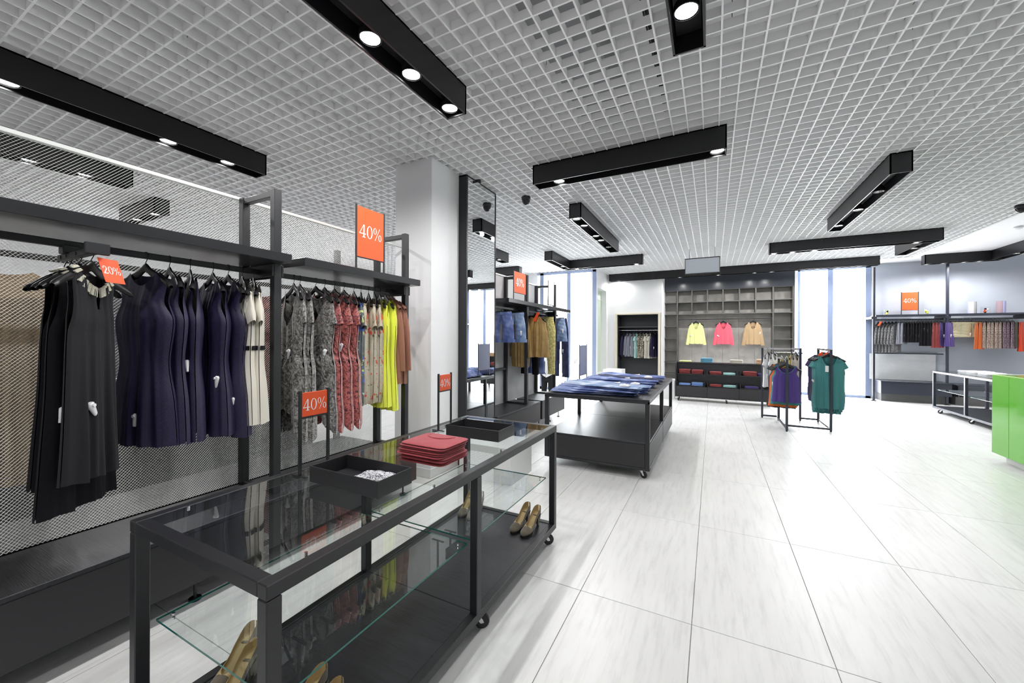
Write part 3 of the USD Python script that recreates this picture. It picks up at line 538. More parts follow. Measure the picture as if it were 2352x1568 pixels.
def hanger(label, x, y, zr, rot, kind='coat', mat=None, group=None):
    key = kind + ('b' if mat is HANGB else ''); name = 'clothes_hanger' if kind == 'coat' else 'clip_hanger'
    if key not in PROTO:
        t = Thing(name, label, 'hanger', (x, y, zr), rot, group=group); PROTO[key] = t.path
        t.l('body', HB if kind == 'coat' else CLIPH, mat or HANG, smooth=60); t.l('hook', HOOK, CHROME if kind != 'coat' else HANG)
    else:
        p = uniq('/World', name); X = UsdGeom.Xform.Define(stage, p); X.GetPrim().GetReferences().AddInternalReference(PROTO[key])
        X.GetPrim().SetInstanceable(True); X.ClearXformOpOrder()
        X.AddTranslateOp().Set(Gf.Vec3d(x, y, zr)); X.AddRotateZOp().Set(math.degrees(rot)); tag(X.GetPrim(), label, 'hanger', group)

def smooth(a, b, x): s = np.clip((x - a) / (b - a), 0, 1); return s * s * (3 - 2 * s)
def garment(sh=.19, nk=.08, ndf=.09, ndb=.02, drop=.068, arm=.21, inset=.0, L=.95, w=(.21, .19, .21, .22), t=(.045, .04, .045, .05), fold=(4, .012), seed=0, hem=None, swag=(), keyhole=0, nu=49, nv=46, gather=0):
    """front and back of a hung garment; local x along the hanger, front towards -y, z = 0 at the neck side; returns vertices, faces, front grid"""
    rg = np.random.default_rng(seed); u = np.linspace(-1, 1, nu); x0 = u * sh; ax = np.abs(x0)
    zs = -drop * np.clip((ax - nk) / max(sh - nk, 1e-6), 0, 1)
    zch = -(drop + arm); zk = np.array([0, -drop, -drop - arm * .45, zch] + list(zch + (-L - zch) * np.linspace(0, 1, len(w))[1:]))
    wk = np.array([sh, sh, (sh + w[0]) / 2 - inset, w[0]] + list(w[1:])); tk = np.array([.004, .012, t[0] * .6, t[0]] + list(t[1:]))
    o = np.argsort(zk); out = []
    from scipy.interpolate import PchipInterpolator
    wf = PchipInterpolator(zk[o] + np.arange(len(zk)) * 1e-6, wk[o]); tf = PchipInterpolator(zk[o] + np.arange(len(zk)) * 1e-6, tk[o])
    ph = rg.uniform(0, 6.28, (2, 3)); kx = fold[0] * rg.uniform(.8, 1.3, (2, 3)) * np.array([1, 1.9, 3.1])
    for side in (0, 1):
        nd = ndf if side == 0 else ndb
        zt = np.where(ax < nk, -nd * np.clip(1 - (ax / max(nk, 1e-6)) ** 2, 0, 1) ** .75, zs)
        if keyhole and side == 0: zt = zt - keyhole * np.exp(-(ax / .014) ** 4)
        zb = -L + (hem(u, side) if hem else 0 * u) + .004 * np.sin(u * 9 + ph[side, 0])
        v = np.linspace(0, 1, nv)[:, None]; z = zt + (zb - zt) * v; U = np.broadcast_to(u, z.shape)
        W = wf(np.clip(z, -L, 0)); T = tf(np.clip(z, -L, 0)); s = np.clip(-z / L, 0, 1)
        y = T * np.sqrt(np.clip(1 - np.abs(U) ** 3.2, 0, 1)) + .010 * smooth(zch, zch + .1, z)
        A_ = fold[1] * (.12 + .88 * s ** 1.2) * (1 - U ** 6)
        F_ = sum(c * np.sin(kx[side, q] * U * 3.14 + ph[side, q] + 1.2 * s * (q - 1)) for q, c in enumerate((1, .55, .3)))
        if gather: A_ = A_ + gather * np.exp(-((s - .06) / .1) ** 2); F_ = F_ + np.sin(U * 60) * np.exp(-(s / .2) ** 2) * .6
        y = np.maximum(y + A_ * F_, .002)
        X = U * W
        for (sx, sz, am, rad, wl) in swag:
            if side == 0:
                r = np.hypot(X - sx, (z - sz) * 1.0); y = y + am * np.exp(-(r / rad) ** 2) * np.cos(2 * np.pi * r / wl)
        y = np.maximum(y, .0015)
        out.append(np.stack([X, -y if side == 0 else y, z], -1))
    V = np.vstack([out[0].reshape(-1, 3), out[1].reshape(-1, 3)]); F = grid_faces(nv, nu)
    return V, np.vstack([F, F[:, ::-1] + nu * nv]), out[0]
def sleeve(side, sh, drop, length, ang=70, w0=.19, w1=.16, th=.028, bend=0, seed=0, n=18, m=14, inset=.008):
    rg = np.random.default_rng(seed + 5); V = []; p = np.array([side * (sh - inset), -drop + .004]); a = math.radians(ang); ph = np.arange(n) / n * 2 * np.pi
    for i in range(m):
        s = i / (m - 1); aa = a + math.radians(bend) * smooth(.1, .55, np.array(s)); d = np.array([side * math.cos(aa), -math.sin(aa)]); q = np.array([-side * math.sin(aa), -math.cos(aa)])
        if i: p = p + d * length / (m - 1)
        ww = w0 + (w1 - w0) * s; c = p + q * ww / 2; tt = th * (1 + .25 * math.sin(7 * s + seed)) * (1 - .3 * s)
        r = 1 + .10 * np.sin(3 * ph + seed + 3 * s)
        V.append(np.stack([c[0] + q[0] * ww / 2 * np.cos(ph) * -1, tt * np.sin(ph) * r, c[1] - q[1] * ww / 2 * np.cos(ph)], 1))
    return np.vstack(V), grid_faces(m, n, True)
def tagmesh():
    pts = []
    for (z, r, y) in ((.0, .016, .010), (.012, .017, .012), (-.02, .012, .008), (-.05, .009, .006), (.018, .010, .008)):
        for q in np.linspace(0, 2 * math.pi, 12, endpoint=False): pts.append((r * math.cos(q), y * math.sin(q) - .010, z))
    a = hull(pts); b_ = hull([(.008 * math.cos(q), -.020 - dy, .006 + .008 * math.sin(q)) for q in np.linspace(0, 6.28, 10) for dy in (0, .006)])
    return cat(a, b_)
TAGM = tagmesh()
def addtags(t, front, tags):
    for (x, z, tilt) in tags:
        d = np.abs(front[..., 0] - x) + np.abs(front[..., 2] - z); i = np.unravel_index(d.argmin(), d.shape); p = front[i]
        v, f_ = TAGM; c, s_ = math.cos(math.radians(tilt)), math.sin(math.radians(tilt))
        v2 = np.stack([v[:, 0] * c + v[:, 2] * s_, v[:, 1], -v[:, 0] * s_ + v[:, 2] * c], 1) + p
        t.l('security_tag', (v2, f_), TAGW, smooth=40)
SEED = [0]
def hang(label, category, cloth, x, y, zr, rot, style, tags=(), group=None, hlabel=None, hgroup=None, hmat=None, name=None, zoff=-.108, dress=None, **over):
    SEED[0] += 1; sd = SEED[0]; s = dict(style); s.update(over); r = math.radians(rot)
    sl = s.pop('sleeves', None); belt = s.pop('belt', None); collar = s.pop('collar', None); trim = s.pop('trim', None); but = s.pop('buttons', 0)
    t = Thing(name or s.pop('name', category.replace(' ', '_')), label, category, (x, y, zr + zoff), r, group=group); s.pop('name', None); mat = C[cloth]
    V, F, fr = garment(seed=sd, **s); t.l('body', (V, F), mat, smooth=True)
    sh, dr = s.get('sh', .19), s.get('drop', .068)
    if sl:
        for side in (-1, 1): t.l('sleeve', sleeve(side, sh, dr, seed=sd, **sl), mat, smooth=True)
    if belt:
        nu = fr.shape[1]; zc, hh, bm = belt; P_ = []
        for g in (fr, V[fr.shape[0] * nu:].reshape(fr.shape)):
            rows = []
            for zz in (zc + hh / 2, zc, zc - hh / 2):
                i = np.abs(g[..., 2] - zz).argmin(0); q = g[i, np.arange(nu)].copy(); q[:, 2] = zz; q[:, 0] *= 1.012; q[:, 1] += -.004 if g is fr else .004; rows.append(q)
            P_.append((np.vstack(rows), grid_faces(3, nu)))
        t.l('belt', cat(*P_), C[bm], label='black waist band', smooth=True)
    if collar:
        nk, nd = s['nk'], s['ndf']; bl = []
        for q in np.linspace(-1.12, 1.12, 15):
            if abs(q) < .06: continue
            f0 = lambda k_: (q * nk * k_, -nd * max(0, 1 - q * q) ** .75 * k_ - (.0 if k_ == 1 else .012) + .012)
            (xa, za), (xb, zb) = f0(1.0), f0(1.36); n_ = .0055
            bl.append(hull([(xx + e * n_ * 1.2, yy, zz + e * n_ * .6 * np.sign(q)) for xx, zz in ((xa, za), (xb, zb)) for e in (-1, 1) for yy in (-.026 + .012 * abs(q), -.034 + .012 * abs(q))]))
        t.l('beaded_collar', cat(*bl), collar, label='collar of pale stone beads', smooth=False)
    if trim:
        nk, nd = s['nk'], s['ndf']; t.l('neck_trim', tube([(q * nk, -.012 - .02 * (1 - q * q), -nd * max(0, 1 - q * q) ** .75 + .001) for q in np.linspace(-1, 1, 17)], .004, 6), C[trim])
    for k in range(but):
        zz = -.30 - k * (s.get('L', .6) - .36) / max(but - 1, 1); i = np.abs(fr[:, fr.shape[1] // 2, 2] - zz).argmin(); p = fr[i, fr.shape[1] // 2]
        t.l('button', move(tube([(0, -.004, 0), (0, .002, 0)], .006, 8), *p), mat)
    addtags(t, fr, tags)
    if hlabel: hanger(hlabel, x, y, zr, r, mat=hmat, group=hgroup)
    return t
# styles
pt = lambda u, side: -.16 * np.abs(u) ** 1.5 + .10 * (1 - np.abs(u)) * (side == 0)
DRESS0 = dict(sh=.165, nk=.085, ndf=.075, arm=.20, inset=.035, L=.93, w=(.195, .165, .205, .225), t=(.05, .04, .055, .06), fold=(3, .012))
HALTER = dict(sh=.105, nk=.08, ndf=.085, drop=.03, arm=.26, inset=.012, L=.92, w=(.118, .125, .132, .145), t=(.03, .035, .04, .045), fold=(3, .012), keyhole=.085, gather=.003)
SHIFT = dict(sh=.19, nk=.10, ndf=.04, L=.90, w=(.20, .185, .215, .235), t=(.045, .045, .06, .07), fold=(3, .010), sleeves=dict(length=.20, ang=66, w0=.19, w1=.15), belt=(-.42, .028, 'black'))
VELVET = dict(sh=.185, nk=.115, ndf=.27, ndb=.05, L=.93, w=(.20, .18, .21, .21, .23), t=(.045, .045, .06, .06, .06), fold=(4, .014), hem=pt, sleeves=dict(length=.19, ang=72, w0=.18, w1=.15), swag=((.13, -.52, .016, .14, .038), (-.05, -.60, .012, .13, .040)))
TUNIC = dict(sh=.19, nk=.09, ndf=.06, L=.92, w=(.215, .20, .20, .17), t=(.05, .05, .06, .06), fold=(5, .014), sleeves=dict(length=.21, ang=64, w0=.20, w1=.17))
MAXIT = dict(sh=.19, nk=.11, ndf=.10, L=1.00, w=(.21, .19, .21, .23), t=(.045, .04, .05, .055), fold=(5, .016), sleeves=dict(length=.19, ang=66, w0=.20, w1=.20, bend=20))
CARDI = dict(sh=.175, nk=.085, ndf=.20, L=.61, w=(.185, .175, .18), t=(.03, .03, .03), fold=(3, .006), sleeves=dict(length=.60, ang=73, w0=.15, w1=.085, bend=9, th=.024), buttons=5)
JACKET = dict(sh=.19, nk=.075, ndf=.03, L=.66, w=(.24, .23, .20), t=(.06, .06, .05), fold=(5, .012), sleeves=dict(length=.60, ang=74, w0=.20, w1=.11, bend=10, th=.035))
LONGC = dict(sh=.19, nk=.085, ndf=.05, L=.78, w=(.20, .20, .20), t=(.04, .04, .04), fold=(5, .012), sleeves=dict(length=.60, ang=74, w0=.16, w1=.09, bend=12, th=.02))
TANK = dict(sh=.16, nk=.125, ndf=.13, ndb=.06, drop=.05, arm=.17, inset=.03, L=.62, w=(.18, .185, .205), t=(.035, .035, .04), fold=(3, .008))
TEE = dict(sh=.19, nk=.10, ndf=.12, L=.70, w=(.205, .20, .215), t=(.035, .035, .035), fold=(3, .008), sleeves=dict(length=.17, ang=60, w0=.18, w1=.16))
SKIRT = dict(sh=.165, nk=.1649, ndf=.004, ndb=.004, drop=.001, arm=.08, L=.50, w=(.175, .19, .20), t=(.025, .03, .035), fold=(4, .010), nu=33, nv=20)
def bottoms(label, category, cloth, x, y, zr, rot, L=.95, waist=.19, leg=(.115, .085), cuff=None, tags=(), group=None, hlabel=None, hgroup=None, name='trousers', zoff=-.095, th=.035):
    SEED[0] += 1; sd = SEED[0]; t = Thing(name, label, category, (x, y, zr + zoff), math.radians(rot), group=group)
    rise = .25; n = 20; ph = np.arange(n) / n * 2 * np.pi; ms = []
    for side in (-1, 1):
        V = []; m = 26
        for i in range(m):
            z = -L * i / (m - 1); k = smooth(-rise * .5, -rise * 1.15, np.array(z)) if False else float(smooth(0, 1, np.array(min(1, -z / rise))))
            hw0 = waist / 2 + .006; hw = hw0 + (leg[0] - hw0) * k if -z < rise else leg[0] + (leg[1] - leg[0]) * min(1, (-z - rise) / max(L - rise, 1e-6))
            cx = side * (waist / 2 + .035 * k + (.03 * max(0, -z - rise)))
            wr = .004 * np.sin(9 * ph + sd + z * 40) + .003 * np.sin(z * 95 + ph * 2 + sd)
            V.append(np.stack([cx + hw * np.cos(ph), (th + wr) * np.sin(ph) * (.75 + .25 * k), np.full(n, z)], 1))
        ms.append((np.vstack(V), grid_faces(m, n, True)))
        if cuff:
            v = V[-1]; c0 = v.mean(0); a = (v - c0) * [1.07, 1.25, 1] + c0; rows = [a + [0, 0, cuff], a + [0, 0, cuff * .5], a, v * 1.0]
            t.l('cuff', (np.vstack(rows), grid_faces(4, n, True)), C[cloth], smooth=40)
    t.l('body', cat(*ms), C[cloth], smooth=True)
    wb = np.array([[(waist + .010) * math.copysign(abs(math.cos(q)) ** .7, math.cos(q)), (th * .75 + .004) * math.sin(q), z] for z in (.004, -.035) for q in np.linspace(0, 2 * math.pi, 28, endpoint=False)])
    t.l('waistband', (wb, grid_faces(2, 28, True)), C[cloth]); t.l('fly', bbox(-.006, .006, -th * .8 - .006, -th * .8 + .004, -.15, -.005, .001), C[cloth])
    for s in (-1, 1): t.l('pocket', tube([(s * .06, -th * .78 - .003, -.035), (s * .09, -th * .8 - .002, -.09), (s * waist * .93, -th * .35 - .003, -.11)], .0022, 5), C[cloth])
    for (tx, tz, tl) in tags:
        v, f_ = TAGM; t.l('security_tag', (v + [tx, -th, tz], f_), TAGW)
    if hlabel: hanger(hlabel, x, y, zr, math.radians(rot), 'clip', group=hgroup)
    return t
# ------------------------------------------------------------------ left wall rack clothes
ORD = ['first', 'second', 'third', 'fourth', 'fifth', 'sixth', 'seventh', 'eighth', 'ninth', 'tenth', 'eleventh', 'twelfth']
BEADS = MAT('stone_beads', (.55, .53, .43), .3, noise=(90, .25))
RT = 1.955
hang('charcoal halter dress with pale beaded collar and keyhole, front of the face-out arm', 'dress', 'charcoal', -2.49, .70, 1.897, 128, HALTER, [(-.05, -.60, -30)], hlabel='front black hanger on the face-out arm, holding the charcoal dress', collar=BEADS)
hang('black beaded-collar dress just behind the charcoal dress, longest hem', 'dress', 'black', -2.63, .70, 1.897, 128, HALTER, [(-.13, -.62, 12), (-.12, -.84, 10)], hlabel='black hanger second on the face-out arm', collar=BEADS, L=1.07, w=(.15, .16, .18, .20))
hang('black beaded-collar dress at the back of the face-out arm, nearest the mesh', 'dress', 'black', -2.75, .70, 1.897, 130, HALTER, [(-.14, -.55, 8)], hlabel='black hanger third on the face-out arm', collar=BEADS, L=.97, w=(.14, .15, .17, .19))
hanger('black hanger at the inner end of the face-out arm, close to the mesh', -2.82, .70, 1.897, math.radians(128))
v_, f_ = lettering('20%', .035); tt_ = Thing('sale_tag', 'small red 20% tag over the front face-out hanger', 'tag', (-2.455, .745, 1.80), math.radians(118))
tt_.l('card', hull([(x, y + .35 * (z + .05), z) for x in (-.045, .045) for z in (-.06, .05) for y in (-.032, -.030)]), REDT, smooth=False)
tt_.l('lettering', (np.stack([v_[:, 0], v_[:, 1] - .032 + .35 * (v_[:, 2] + .03), v_[:, 2] - .02], 1), f_), LETTER, smooth=False)
nv = [(.983, 14, [(.02, -.77, 10)]), (1.087, -3, [(.12, -.66, 8)]), (1.187, -16, [(.14, -.50, -20)]), (1.304, -6, [(.16, -.60, 12)]), (1.390, 0, [(.16, -.74, 5)])]
for i, (y, a, tg) in enumerate(nv):
    hang(['wide navy jacquard sleeveless dress, first after the black dresses', 'navy jacquard dress second from the black dresses', 'navy jacquard dress in the middle of the five, tag at hip', 'fourth navy jacquard dress from the left', 'last navy jacquard dress, next to the ivory ones'][i], 'dress', 'navy', -2.75, y, RT, a, DRESS0, tg, group='navy dresses on the wall rack',
         hlabel=f'black hanger of the {ORD[i]} navy dress from the left', L=.93 if i < 4 else .96)
for i, (y, a, tg) in enumerate([(1.475, -15, [(.13, -.66, 5)]), (1.545, -20, [(.15, -.74, 8)])]):
    hang(['ivory dress with black waist band, left of the two', 'ivory dress with black waist band beside the rack post'][i], 'dress', 'ivory', -2.75, y, RT, a, SHIFT, tg, hlabel=['hanger of the left ivory dress', 'hanger of the right ivory dress'][i])
for i, (y, a, tg) in enumerate([(1.829, -15, [(.10, -.45, 20)]), (1.877, -13, [(.13, -.42, 20)]), (2.007, 2, [(.15, -.46, 20)])]):
    hang(['grey snakeskin velvet dress nearest the rack post', 'second grey snakeskin velvet dress', 'grey snakeskin velvet dress with wide scoop neck, next to the red ones'][i], 'dress', 'snake', -2.75, y, RT, a, VELVET, tg, hlabel=f'black hanger of the {ORD[i]} grey snakeskin dress')
for i, (y, a, tg) in enumerate([(2.085, -4, [(.14, -.36, 25)]), (2.175, -4, [(.15, -.42, 18)]), (2.268, -8, [(.10, -.30, 8)])]):
    hang(['red crackle velvet dress, left of three', 'red crackle velvet dress, middle of three', 'red crackle velvet dress, right of three beside the blue floral one'][i], 'dress', 'red', -2.75, y, RT, a, VELVET, tg, hlabel=f'black hanger of the {ORD[i]} red velvet dress', ndf=.06, trim='black')
hang('dark grey dress printed with blue flowers', 'dress', 'bluefl', -2.75, 2.371, RT, -24, TUNIC, [(.12, -.80, 8)], hlabel='hanger of the blue floral dress')
for i, (y, a, tg) in enumerate([(2.448, -34, [(.10, -.76, -30)]), (2.532, -30, [(.13, -.84, 10)]), (2.605, -32, [(.14, -.76, 25)])]):
    hang(['beige dress with red flowers, next to the blue floral', 'beige dress with red flowers, middle of three', 'beige dress with red flowers, next to the lime ones'][i], 'dress', 'redfl', -2.75, y, RT, a, TUNIC, tg, hlabel=f'hanger of the {ORD[i]} beige floral dress')
for i, (y, a, tg) in enumerate([(2.668, -27, [(.05, -.82, -35)]), (2.738, -20, [(.14, -.84, -30)])]):
    hang(['bright lime dress, left of the pair', 'bright lime dress, right of the pair and longer'][i], 'dress', 'lime', -2.75, y, RT, a, MAXIT, tg, hlabel=['hanger of the left lime dress', 'hanger of the right lime dress'][i], L=.97 + .04 * i)
for i, (y, a) in enumerate([(2.775, -10), (2.822, -4)]):
    hang(['brown long cardigan beside the lime dress', 'brown long cardigan last on the rail, by the column'][i], 'cardigan', 'brown', -2.75, y, RT, a, LONGC, [], hlabel=['brown hanger of the first brown cardigan', 'brown hanger of the last brown cardigan'][i], hmat=HANGB)
# the other side of the partition, seen dimly through the mesh
t = Thing('clothes_rack', 'dark rack standing behind the metal mesh, seen through it', 'clothes rack', (-3.4, 1.5, 0))
for y in (.37, 1.9, 2.8): t.w('post', bbox(-3.52, -3.47, y - .025, y + .025, 0, 2.40), BLACKM)
t.w('rail', bbox(-3.36, -3.33, -.5, 2.8, 1.92, 1.953), BLACKM); t.w('bench_box', bbox(-3.55, -3.06, -.6, 2.9, .0, .44), BLACKB)
t = Thing('display_unit', 'long dark display unit in the aisle behind the metal mesh', 'display unit', (-5.2, 1.5, 0)); t.w('carcass', bbox(-5.7, -4.7, -1.5, 3.4, .06, 1.0), BLACKB); t.w('top_panel', bbox(-5.72, -4.68, -1.52, 3.42, 1.0, 1.03), BLACKB); t.w('plinth_panel', bbox(-5.6, -4.8, -1.4, 3.3, 0, .06), BLACKB)
hang('brown coat behind the metal mesh at the left edge', 'coat', 'tan', -3.345, .62, RT, 80, LONGC, [], L=1.15)
hang('dark red dress behind the mesh, below the ivory dresses', 'dress', 'darkred', -3.345, 1.62, RT, 20, DRESS0, [], L=1.02)
hang('pink-red blouse behind the mesh, left of the grey dresses', 'blouse', 'red', -3.345, 1.92, RT, 30, TEE, [], L=.85)
hang('pale grey jacket behind the metal mesh', 'jacket', 'grey', -3.345, 1.05, RT, 40, CARDI, [])

# ------------------------------------------------------------------ denim rack beyond the mirror
bottoms('light blue denim shorts with rolled hems beside the mirror', 'shorts', 'denimL', -2.62, 5.17, RT, -14, L=.43, waist=.175, leg=(.098, .105), cuff=.045, tags=[(.17, -.28, -20)], hlabel='clip hanger of the shorts beside the mirror', name='denim_shorts')
bottoms('darker denim shorts half hidden by the mirror edge', 'shorts', 'denim', -2.70, 4.92, RT, -10, L=.43, waist=.175, leg=(.098, .105), cuff=.045, hlabel='clip hanger of the half hidden darker shorts', name='denim_shorts')
hang('tan zip jacket with gathered waist on the denim rack', 'jacket', 'jackettan', -2.55, 5.80, RT, -12, JACKET, [], hlabel='black hanger of the tan jacket', name='zip_jacket')
t_ = Thing('sale_tag', 'small red tag at the neck of the tan jacket', 'tag', (-2.50, 5.71, 1.83)); t_.l('card', hull([(x + .5 * z, y, z) for x in (-.025, .025) for z in (-.07, .07) for y in (-.002, .002)]), REDT)
hang('brown jacket hanging behind the tan jacket', 'jacket', 'jackettan', -2.78, 5.72, RT, -25, JACKET, [], L=.82, hlabel='black hanger of the brown jacket behind')
bottoms('black trousers behind the tan jacket', 'trousers', 'black', -2.78, 6.08, RT, -20, L=.98, waist=.16, leg=(.09, .07), hlabel='clip hanger of the black trousers')
bottoms('royal blue trousers left of the yellow pair', 'trousers', 'denim', -2.74, 6.22, RT, -20, L=.98, waist=.16, leg=(.09, .07), hlabel='clip hanger of the blue trousers')
bottoms('yellow printed skinny trousers on the denim rack', 'trousers', 'mustard', -2.66, 6.45, RT, -8, L=1.0, waist=.17, leg=(.10, .065), hlabel='clip hanger of the yellow trousers')
bottoms('dark navy trousers behind the yellow pair', 'trousers', 'denimD', -2.72, 6.62, RT, -10, L=.95, waist=.17, leg=(.10, .075), hlabel='clip hanger of the dark navy trousers')
bottoms('blue-grey denim shorts right of the yellow trousers', 'shorts', 'denimL', -2.66, 7.02, RT, -6, L=.43, waist=.175, leg=(.098, .105), cuff=.045, tags=[(.16, -.22, -15)], hlabel='clip hanger of the shorts right of the yellow trousers', name='denim_shorts')
bottoms('dark blue jeans last on the denim rack, against the window', 'jeans', 'denimD', -2.66, 7.28, RT, -30, L=1.12, waist=.17, leg=(.10, .09), tags=[(.12, -.60, 0)], hlabel='clip hanger of the last dark jeans', name='hung_jeans')

# ------------------------------------------------------------------ glass table goods
def tray(label, x0, x1, y0, y1, zb=.8515, h=.07):
    t = Thing('tray', label, 'tray', ((x0 + x1) / 2, (y0 + y1) / 2, zb)); th = .005
    t.w('base', bbox(x0, x1, y0, y1, zb, zb + .006, .001), BLACKB)
    for a in (bbox(x0, x0 + th, y0, y1, zb + .006, zb + h, .001), bbox(x1 - th, x1, y0, y1, zb + .006, zb + h, .001), bbox(x0 + th, x1 - th, y0, y0 + th, zb + .006, zb + h, .001), bbox(x0 + th, x1 - th, y1 - th, y1, zb + .006, zb + h, .001)): t.w('side', a, BLACKB)
tray('square black tray with a grey scarf on the glass table', -1.605, -1.188, 1.145, 1.345); tray('square black tray at the far end of the glass table', -1.575, -1.175, 2.112, 2.327)
def pillow(w, d, h, seed=0, n=30, lump=.16, p=4):
    rg = np.random.default_rng(seed); s = np.linspace(-1, 1, n); s = np.sign(s) * np.abs(s) ** .7; S, T = np.meshgrid(s, s, indexing='ij')
    e = np.clip((1 - np.abs(S) ** p) * (1 - np.abs(T) ** p), 0, 1) ** .5; off = rg.uniform(0, 9, 3)
    nz = meshkit.fbm(np.stack([S * 2.2 + off[0], T * 2.2 + off[1], 0 * S + off[2]], -1), 3) - .5
    rr = 1 - .10 * (np.abs(S) ** 8) * (np.abs(T) ** 8)
    X = S * w / 2 * rr * (1 + .03 * nz); Y = T * d / 2 * rr * (1 + .03 * nz)
    top = h * (.5 + .5 * e) + nz * h * lump * 2 * e; bot = h * (.5 - .5 * e)
    V = np.vstack([np.stack([X, Y, top], -1).reshape(-1, 3), np.stack([X, Y, bot], -1).reshape(-1, 3)]); F = grid_faces(n, n)
    return V, np.vstack([F[:, ::-1], F + n * n])
def folded(label, cloth, x, y, z, w=.28, d=.24, h=.022, rot=0, seed=0, group=None, neck=False, category='sweater', name='folded_sweater'):
    t = Thing(name, label, category, (x, y, z), rot, group=group)
    lo, lf = pillow(w, d, h * .56, seed); hi, hf = pillow(w * .985, d * .97, h * .56, seed + 50); hi = hi + [.004, .004, h * .50]
    t.l('body', cat((lo, lf), (hi, hf)), C[cloth], smooth=60)
    if neck:
        q = np.linspace(.15, math.pi * .95, 20); t.l('neckband', tube([(.085 * math.cos(a) - .01, d * .5 - .03 - .075 * math.sin(a), h * 1.02 + .003 * math.sin(a)) for a in q], .0045, 6, sy=.6), C[cloth])
for i in range(5):
    folded(['bottom', 'second from bottom', 'middle', 'second from top', 'topmost'][i] + ' folded crimson sweater of the stack on the glass table', 'crimson', -1.335 + .006 * math.sin(i * 2.1), 1.675 + .006 * math.cos(i * 1.7), .8515 + i * .0195, w=.30 - .004 * (i % 2), d=.25, h=.0205, rot=.02 * math.sin(i * 3), seed=i * 3, group='crimson sweaters on the glass table', neck=i == 4)
sc = Thing('scarf', 'folded grey patterned scarf lying in the near black tray', 'scarf', (-1.31, 1.25, .8585)); v, f_ = pillow(.22, .15, .03, 11, lump=.5)
sc.l('body', move((v, f_), rz=-.35), C['scarf'], smooth=60); v, f_ = pillow(.16, .10, .03, 13, lump=.5); sc.l('fold', move((v, f_), .01, -.01, .021, .2), C['scarf'], smooth=60)
for i, (x, y) in enumerate([(-1.235, 2.20), (-1.30, 2.17)]):
    t = Thing('bracelet', ['thin silver bracelet in the far tray, right one', 'small silver ring in the far tray, left one'][i], 'jewellery', (x, y, .8583)); R_ = (.028, .012)[i]; q = np.linspace(0, 2 * math.pi, 25)
    t.l('band', tube([(R_ * math.cos(a), R_ * math.sin(a), .004) for a in q], .0035, 8), CHROME)
# court shoes
SUEDE = MAT('suede_taupe', (.155, .125, .092), .9, noise=(60, .12), sheen_weight=.4); LIN = MAT('shoe_lining', (.55, .40, .19), .45); SOLE = MAT('shoe_sole', (.03, .025, .02), .5)
def shoe(label, x, y, z, rot):
    t = Thing('court_shoe', label, 'shoe', (x, y, z), rot); Ls = .245; S = np.concatenate([[0, .012], np.linspace(.04, .96, 27), [.985, 1.0]])
    ip = lambda a, b_: np.interp(S, a, b_)
    from scipy.interpolate import PchipInterpolator as PC
    bed = PC([0, .12, .3, .5, .64, .8, 1], [.086, .085, .068, .030, .013, .010, .014])(S); wd = PC([0, .012, .08, .25, .42, .55, .70, .82, .92, .98, 1], [.004, .013, .025, .028, .0275, .032, .0385, .036, .026, .012, .002])(S)
    hw = PC([0, .1, .3, .5, .62, .7, .85, .97, 1], [.056, .050, .036, .034, .040, .042, .031, .018, .008])(S); op = wd * PC([0, .5, .60, .66, .70, .705, 1], [.93, .90, .74, .45, .05, .0, .0])(S)
    def shell(grow, lim=None):
        R_ = []
        for s, b_, w_, h_, o_ in zip(S, bed, wd, hw, op):
            if lim is not None and s > lim: break
            w_ = max(w_ - grow, .001); o_ = max(o_ - grow, 0.0); b2 = b_ + grow
            half = [(0, b2), (w_ * .75, b2), (w_ * .98, b2 + .22 * h_), (w_ * 1.0, b2 + .5 * h_), (o_ + (w_ - o_) * .72, b2 + .80 * h_), (o_ + (w_ - o_) * .35, b2 + .96 * h_), (o_, b_ + h_ - grow * .3)]
            pts = [(-a, c) for a, c in half[::-1]] + half[1:]
            R_.append([(s * Ls, a, c) for a, c in pts])
        R_ = np.array(R_); return R_.reshape(-1, 3), grid_faces(R_.shape[0], R_.shape[1])
    t.l('upper', shell(0), SUEDE, smooth=50); t.l('lining', shell(.0018, .72), LIN, label='tan leather lining', smooth=50)
    bt = []; 
    for s, b_, w_ in zip(S, bed, wd): bt.append([(s * Ls, -w_ * .95, b_ - .001), (s * Ls, w_ * .95, b_ - .001), (s * Ls, w_ * .9, b_ - (.004 if s < .55 else .010 - .001 * (s - .55))), (s * Ls, -w_ * .9, b_ - (.004 if s < .55 else .010 - .001 * (s - .55)))])
    bt = np.array(bt); t.l('sole', (bt.reshape(-1, 3), grid_faces(len(S), 4, True)), SOLE)
    t.l('heel', hull([(.004 + .05 * k, yy * (1 if k else .9), .084) for k in (0, 1) for yy in (-.021, .021)] + [(.012 + .014 * k, yy, .0) for k in (0, 1) for yy in (-.006, .006)] + [(.008 + .03 * k, yy, .05) for k in (0, 1) for yy in (-.011, .011)]), SUEDE)
zs_ = .1265
for lab, x, y, a in (('taupe suede court shoe at the right end of the tray, outer one', -1.135, 2.66, -95), ('taupe suede court shoe at the right end of the tray, inner one', -1.225, 2.675, -95), ('taupe court shoe behind the middle leg, left one of the pair', -1.735, 2.70, -82), ('taupe court shoe behind the middle leg, right one of the pair', -1.645, 2.69, -82),
                     ('taupe court shoe behind the near front leg, left one of the pair', -1.765, 1.005, -68), ('taupe court shoe behind the near front leg, right one of the pair', -1.66, .955, -68), ('taupe court shoe at the bottom edge of the photo, left one', -1.30, 1.0, -88), ('taupe court shoe at the bottom edge of the photo, right one', -1.195, .985, -88)):
    shoe(lab, x, y, zs_, math.radians(a))
